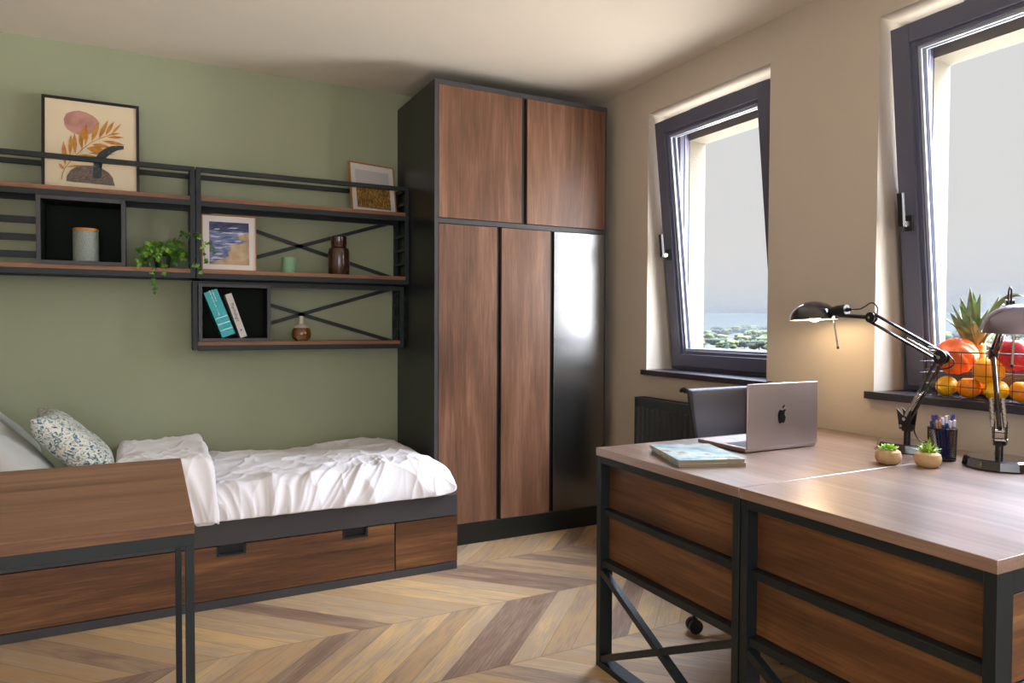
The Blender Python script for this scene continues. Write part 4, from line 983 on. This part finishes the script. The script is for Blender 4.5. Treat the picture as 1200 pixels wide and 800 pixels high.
# ---------------------------------------------------------------- fruit basket on the near sill
BZ = .9315
bk = thing('fruit_basket', (2.55, 1.36, BZ), 'brown wire grid basket of fruit on the near window sill', 'basket')
bx0_, bx1_, by0, by1, bh = 2.462, 2.628, 1.13, 1.585, .162
def rrect(x0, x1, y0, y1, r, z):
    pts = []
    for cx_, cy_, a0 in ((x1-r, y1-r, 0), (x0+r, y1-r, 90), (x0+r, y0+r, 180), (x1-r, y0+r, 270)):
        for k in range(6): a = math.radians(a0+k*18); pts.append((cx_+r*math.cos(a), cy_+r*math.sin(a), z))
    return pts
b = MB()
for i in range(1, 4): b.tube(rrect(bx0_, bx1_, by0, by1, .03, BZ+.003+bh*i/4), .0011, G['wire'], 5, True)
y = by1-.035
while y > by0+.02:
    b.tube([(bx0_, y, BZ+bh), (bx0_, y, BZ+.004), (bx1_, y, BZ+.004), (bx1_, y, BZ+bh)], .0011, G['wire'], 5); y -= .0405
for x in (bx0_+.04, bx0_+.08, bx0_+.12): b.tube([(x, by0, BZ+bh), (x, by0, BZ+.004), (x, by1, BZ+.004), (x, by1, BZ+bh)], .0011, G['wire'], 5)
b.build('wire_grid', bk)
MB().tube(rrect(bx0_, bx1_, by0, by1, .03, BZ+bh), .0022, G['wire'], 8, True).build('rim', bk)
MB().tube(rrect(bx0_, bx1_, by0, by1, .03, BZ+.004), .0018, G['wire'], 8, True).build('bottom_wire', bk)
def fruit(name, c, rx, rz, mt, label, cat, ribs=0, point=0, stem=True, rot=0):
    n = 48; k = 24; vs = []; fs = []
    for j_ in range(n):
        a = 2*PI*j_/n
        for i_ in range(k+1):
            p = PI*i_/k; r = rx*math.sin(p); z = rz*math.cos(p)
            if ribs: r *= 1-.13*(1-abs(math.cos(a*ribs/2)))**1.3
            if not point: z *= 1-.28*math.exp(-(p/.42)**2)-.15*math.exp(-((PI-p)/.4)**2)
            else: z *= 1+point*(math.exp(-(p/.30)**2)+math.exp(-((PI-p)/.30)**2))
            vs.append(Vector((r*math.cos(a), r*math.sin(a), z)))
    for j_ in range(n):
        for i_ in range(k): a = j_*(k+1)+i_; b2 = ((j_+1) % n)*(k+1)+i_; fs.append((a, b2, b2+1, a+1))
    M_ = Matrix.Rotation(rot, 4, 'Y')
    r = thing(name, c, label, cat)
    MB().add([M_ @ v for v in vs], fs, mt).build('flesh' if False else 'skin', r, local=True, smooth=80)
    if stem:
        top = rz*.72; MB().tube([M_ @ Vector((0, 0, top-.004)), M_ @ Vector((.002, 0, top+.006)), M_ @ Vector((.006, 0, top+.015))], [.003*(rx/.05), .002*(rx/.05), .0022*(rx/.05)], G['stem'], 7).build('stalk', r, local=True)
    return r
fruit('pumpkin', (2.532, 1.487, 1.078), .069, .063, G['pumpkin'], 'ribbed orange pumpkin on top of the basket below the pineapple leaves', 'pumpkin', ribs=11, rot=-.75, stem=False)
fruit('apple', (2.562, 1.312, 1.088), .058, .060, G['apple'], 'big red fruit behind the right lamp in the basket', 'fruit', ribs=5)
fruit('mango', (2.508, 1.365, 1.033), .046, .050, G['mango'], 'yellow orange mango in the middle of the basket', 'fruit', rot=1.2)
fruit('lemon', (2.502, 1.500, .972), .034, .038, G['lemon'], 'yellow lemon in the left corner of the basket', 'lemon', point=.18, stem=False, rot=1.3)
fruit('orange', (2.500, 1.423, .973), .037, .037, G['orange'], 'orange between the two lemons at the basket bottom', 'orange', stem=False)
fruit('lemon', (2.500, 1.335, .970), .035, .040, G['lemon'], 'yellow lemon below the mango in the basket', 'lemon', point=.18, stem=False, rot=1.5)
fruit('orange', (2.500, 1.255, .973), .037, .037, G['orange'], 'orange at the right picture edge in the basket', 'orange', stem=False)
fruit('orange', (2.580, 1.40, .975), .036, .036, G['orange'], 'orange half hidden behind the front row of fruit', 'orange', stem=False)
pa = thing('pineapple', (2.60, 1.452, 1.0), 'pineapple with spiky green crown standing behind the pumpkin', 'pineapple')
MB().lathe([(0, -.06), (.018, -.055), (.020, 0), (.020, .09), (.018, .125), (.012, .14), (0, .142)], G['pine'], (2.618, 1.456, 1.0), 32).build('body', pa)
m_ = MB(); random.seed(31)
PC = Vector((2.60, 1.458, 1.128))
def pleaf(p, d, ln, wd, curl, sdir):
    vs = []
    d = d.normalized(); s = d.cross(Vector(sdir)).normalized(); n = s.cross(d)
    for i_ in range(9):
        t = i_/8; wq = wd*(math.sin(PI*min(.5+t*.1, 1)) if t < .2 else (1-((t-.2)/.8)**1.6))*.5+.0003; c_ = p+d*ln*t+n*curl*t*t
        vs += [c_-s*wq+n*wq*.35, c_-n*wq*.15, c_+s*wq+n*wq*.35, c_-n*(wq*.15+.0015)]
    fs = []
    for i_ in range(8):
        for j_ in range(4): fs.append((i_*4+j_, i_*4+(j_+1) % 4, (i_+1)*4+(j_+1) % 4, (i_+1)*4+j_))
    m_.add(vs, fs, G['pleaf'])
# (lean along y, length): picture-left is +y
spec = [(.46, .15), (.30, .17), (.14, .185), (-.03, .20), (-.20, .18), (-.42, .175), (-.62, .15), (.75, .13), (1.05, .12), (1.30, .10), (-.9, .11)]
for k, (ly, ln) in enumerate(spec):
    d = Vector((-.22+.15*(k % 3), ly*.9, 1)).normalized(); pleaf(PC+Vector((rnd(.01), rnd(.016), 0)), d, ln*.98, .036, -.01+.012*(k % 3), (-1, 0, .1))
for k in range(26):
    a = random.uniform(0, 2*PI); e = random.uniform(.25, 1.1); d = Vector((math.cos(a)*e*.6-.08, math.sin(a)*e, 1)); pleaf(PC+Vector((math.cos(a)*.014, math.sin(a)*.014, rnd(.01))), d, random.uniform(.07, .14), .034, rnd(.02), (-math.cos(a), -math.sin(a), .1))
# the long stray leaf that curls behind the right lamp
lv = bez([PC+Vector((-.01, -.01, .02)), PC+Vector((-.03, -.06, .09)), PC+Vector((-.035, -.105, .145)), PC+Vector((-.04, -.150, .160)), PC+Vector((-.04, -.185, .145))], 6)
vs = []
for i_, c_ in enumerate(lv):
    t = i_/(len(lv)-1); wq = .012*(1-t*.8); vs += [c_+Vector((0, wq*.5, wq)), c_+Vector((-.004, 0, 0)), c_+Vector((0, -wq*.5, -wq)), c_+Vector((.003, 0, 0))]
m_.add(vs, [(i_*4+j_, i_*4+(j_+1) % 4, (i_+1)*4+(j_+1) % 4, (i_+1)*4+j_) for i_ in range(len(lv)-1) for j_ in range(4)], G['pleaf'])
m_.build('crown', pa, smooth=50)

# ---------------------------------------------------------------- distance outside the windows
GZ = -26
grass = noise_mat('distant_fields', [(.3, '#10160c'), (.5, '#161c10'), (.7, '#1a1e14')], .004, 1, 5)
forest = noise_mat('wooded_hill', [(.35, '#1c2a20'), (.6, '#2c3a2c')], .003, 1, 6)
o = MB().poly([(440, -7000, GZ), (14000, -7000, GZ), (14000, 14000, GZ), (440, 14000, GZ)], grass).build('distant_ground', smooth=0); tag(o, kind='structure')
vs = []; fs = []; na, nr = 140, 14
for i in range(na+1):
    th = math.radians(-20+95*i/na)
    for j_ in range(nr+1):
        rr = 3300+j_*220; t = j_/nr
        h = (118+26*noise.noise(Vector((i*.06, 1.2, 0)))+10*noise.noise(Vector((i*.21, 5, 0))))*math.sin(min(t*1.25, 1)*PI/2) + 6*noise.noise(Vector((i*.3, j_*.4, 3)))
        vs.append((rr*math.cos(th), rr*math.sin(th), GZ-2+h))
for i in range(na):
    for j_ in range(nr): a = i*(nr+1)+j_; fs.append((a, a+1, a+nr+2, a+nr+1))
o = MB().add(vs, fs, forest).build('distant_hill', smooth=80); tag(o, kind='structure')
tmat = [noise_mat('far_tree_a', [(.35, '#141e10'), (.6, '#202c18')], .25, 1, 5), noise_mat('far_tree_b', [(.35, '#2c3418'), (.6, '#4a5228')], .25, 1, 5), noise_mat('far_conifer', [(.35, '#0e1c14'), (.6, '#1a2c20')], .4, 1, 5)]
def tree_mesh(kind):
    t = thing('distant_tree', (0, 0, 0), 'hazy tree in the far view beyond the windows', 'tree', 'trees in the far view')
    MB().tube([(0, 0, 0), (0, 0, 4)], [.6, .4], G['stem'], 6).build('trunk', t)
    b = MB(); bm = bmesh.new()
    random.seed(kind+50); n_ = 9 if kind < 2 else 5
    for q in range(n_):
        if kind < 2: c = Vector((rnd(4.5), rnd(4.5), random.uniform(5, 11))); r = random.uniform(2.6, 4.2)
        else: c = Vector((0, 0, 3+q*2.6)); r = 4.2-q*.8
        bb = bmesh.new(); bmesh.ops.create_icosphere(bb, subdivisions=2, radius=r)
        vs_ = [v.co*(1+.25*noise.noise(v.co*.5+c)) + c for v in bb.verts]; fs_ = [[v.index for v in f.verts] for f in bb.faces]; bb.free()
        b.add(vs_, fs_, tmat[kind])
    b.build('crown', t, smooth=0)
    return t
protos = [tree_mesh(k) for k in range(3)]
random.seed(77); first = [True]*3; spots = []
for th0, th1, n_ in ((36, 44.5, 420), (24, 50, 420)):
    for k in range(n_):
        th = math.radians(random.uniform(th0, th1)); rr = 1/random.uniform(1/2900, 1/720); kd = random.choice((0, 0, 1, 1, 2))
        if len(spots) > 285 or any(math.hypot(rr*math.cos(th)-a, rr*math.sin(th)-b_) < 15+rr/60 for a, b_ in spots): continue
        spots.append((rr*math.cos(th), rr*math.sin(th)))
        t = protos[kd] if first[kd] else copy_tree(protos[kd]); first[kd] = False
        t.location = (rr*math.cos(th), rr*math.sin(th), GZ); s = random.uniform(.55, .95)*(.55+rr/1600); t.scale = (s*1.5, s*1.5, s); t.rotation_euler = (0, 0, random.uniform(0, 6))
roofm = mat('far_red_roof', '#3a221e', .8); wallm = mat('far_pale_wall', '#33302c', .9)
def house():
    h = thing('distant_house', (0, 0, 0), 'tiny pale house with red roof in the far valley', 'house', 'houses in the far valley')
    MB().box(-6, 6, -4, 4, 0, 5, wallm).build('wall', h)
    MB().prism([(-6.5, -4.6, 5), (-6.5, 4.6, 5), (-6.5, 0, 8.5)], (13, 0, 0), roofm).build('roof', h)
    return h
hp = house()
first = True; hs_ = []
for k in range(60):
    th = math.radians(random.uniform(36.3, 40.5) if k % 3 else random.uniform(26, 32)); rr = random.uniform(560, 690); q_ = (rr*math.cos(th), rr*math.sin(th))
    if len(hs_) > 13 or any(math.hypot(q_[0]-a, q_[1]-c) < 20 for a, c in hs_): continue
    hs_.append(q_); h = hp if first else copy_tree(hp); first = False
    h.location = (q_[0], q_[1], GZ); h.rotation_euler = (0, 0, random.uniform(0, 3)); s = random.uniform(.7, 1.0); h.scale = (s, s, s)
# haze over the valley
hz = bpy.data.materials.new('valley_haze'); hz.use_nodes = True; t = hz.node_tree; t.nodes.clear()
vp = N(t, 'ShaderNodeVolumePrincipled'); vp.inputs['Density'].default_value = .0006; vp.inputs['Color'].default_value = (.073, .0765, .080, 1); vp.inputs['Anisotropy'].default_value = 0
oo = N(t, 'ShaderNodeOutputMaterial'); t.links.new(vp.outputs[0], oo.inputs['Volume'])
o = MB().box(430, 9000, -4000, 9000, GZ+.1, 62, hz).build('valley_haze_air', smooth=0); tag(o, 'pale haze lying over the far valley', 'haze', kind='structure')
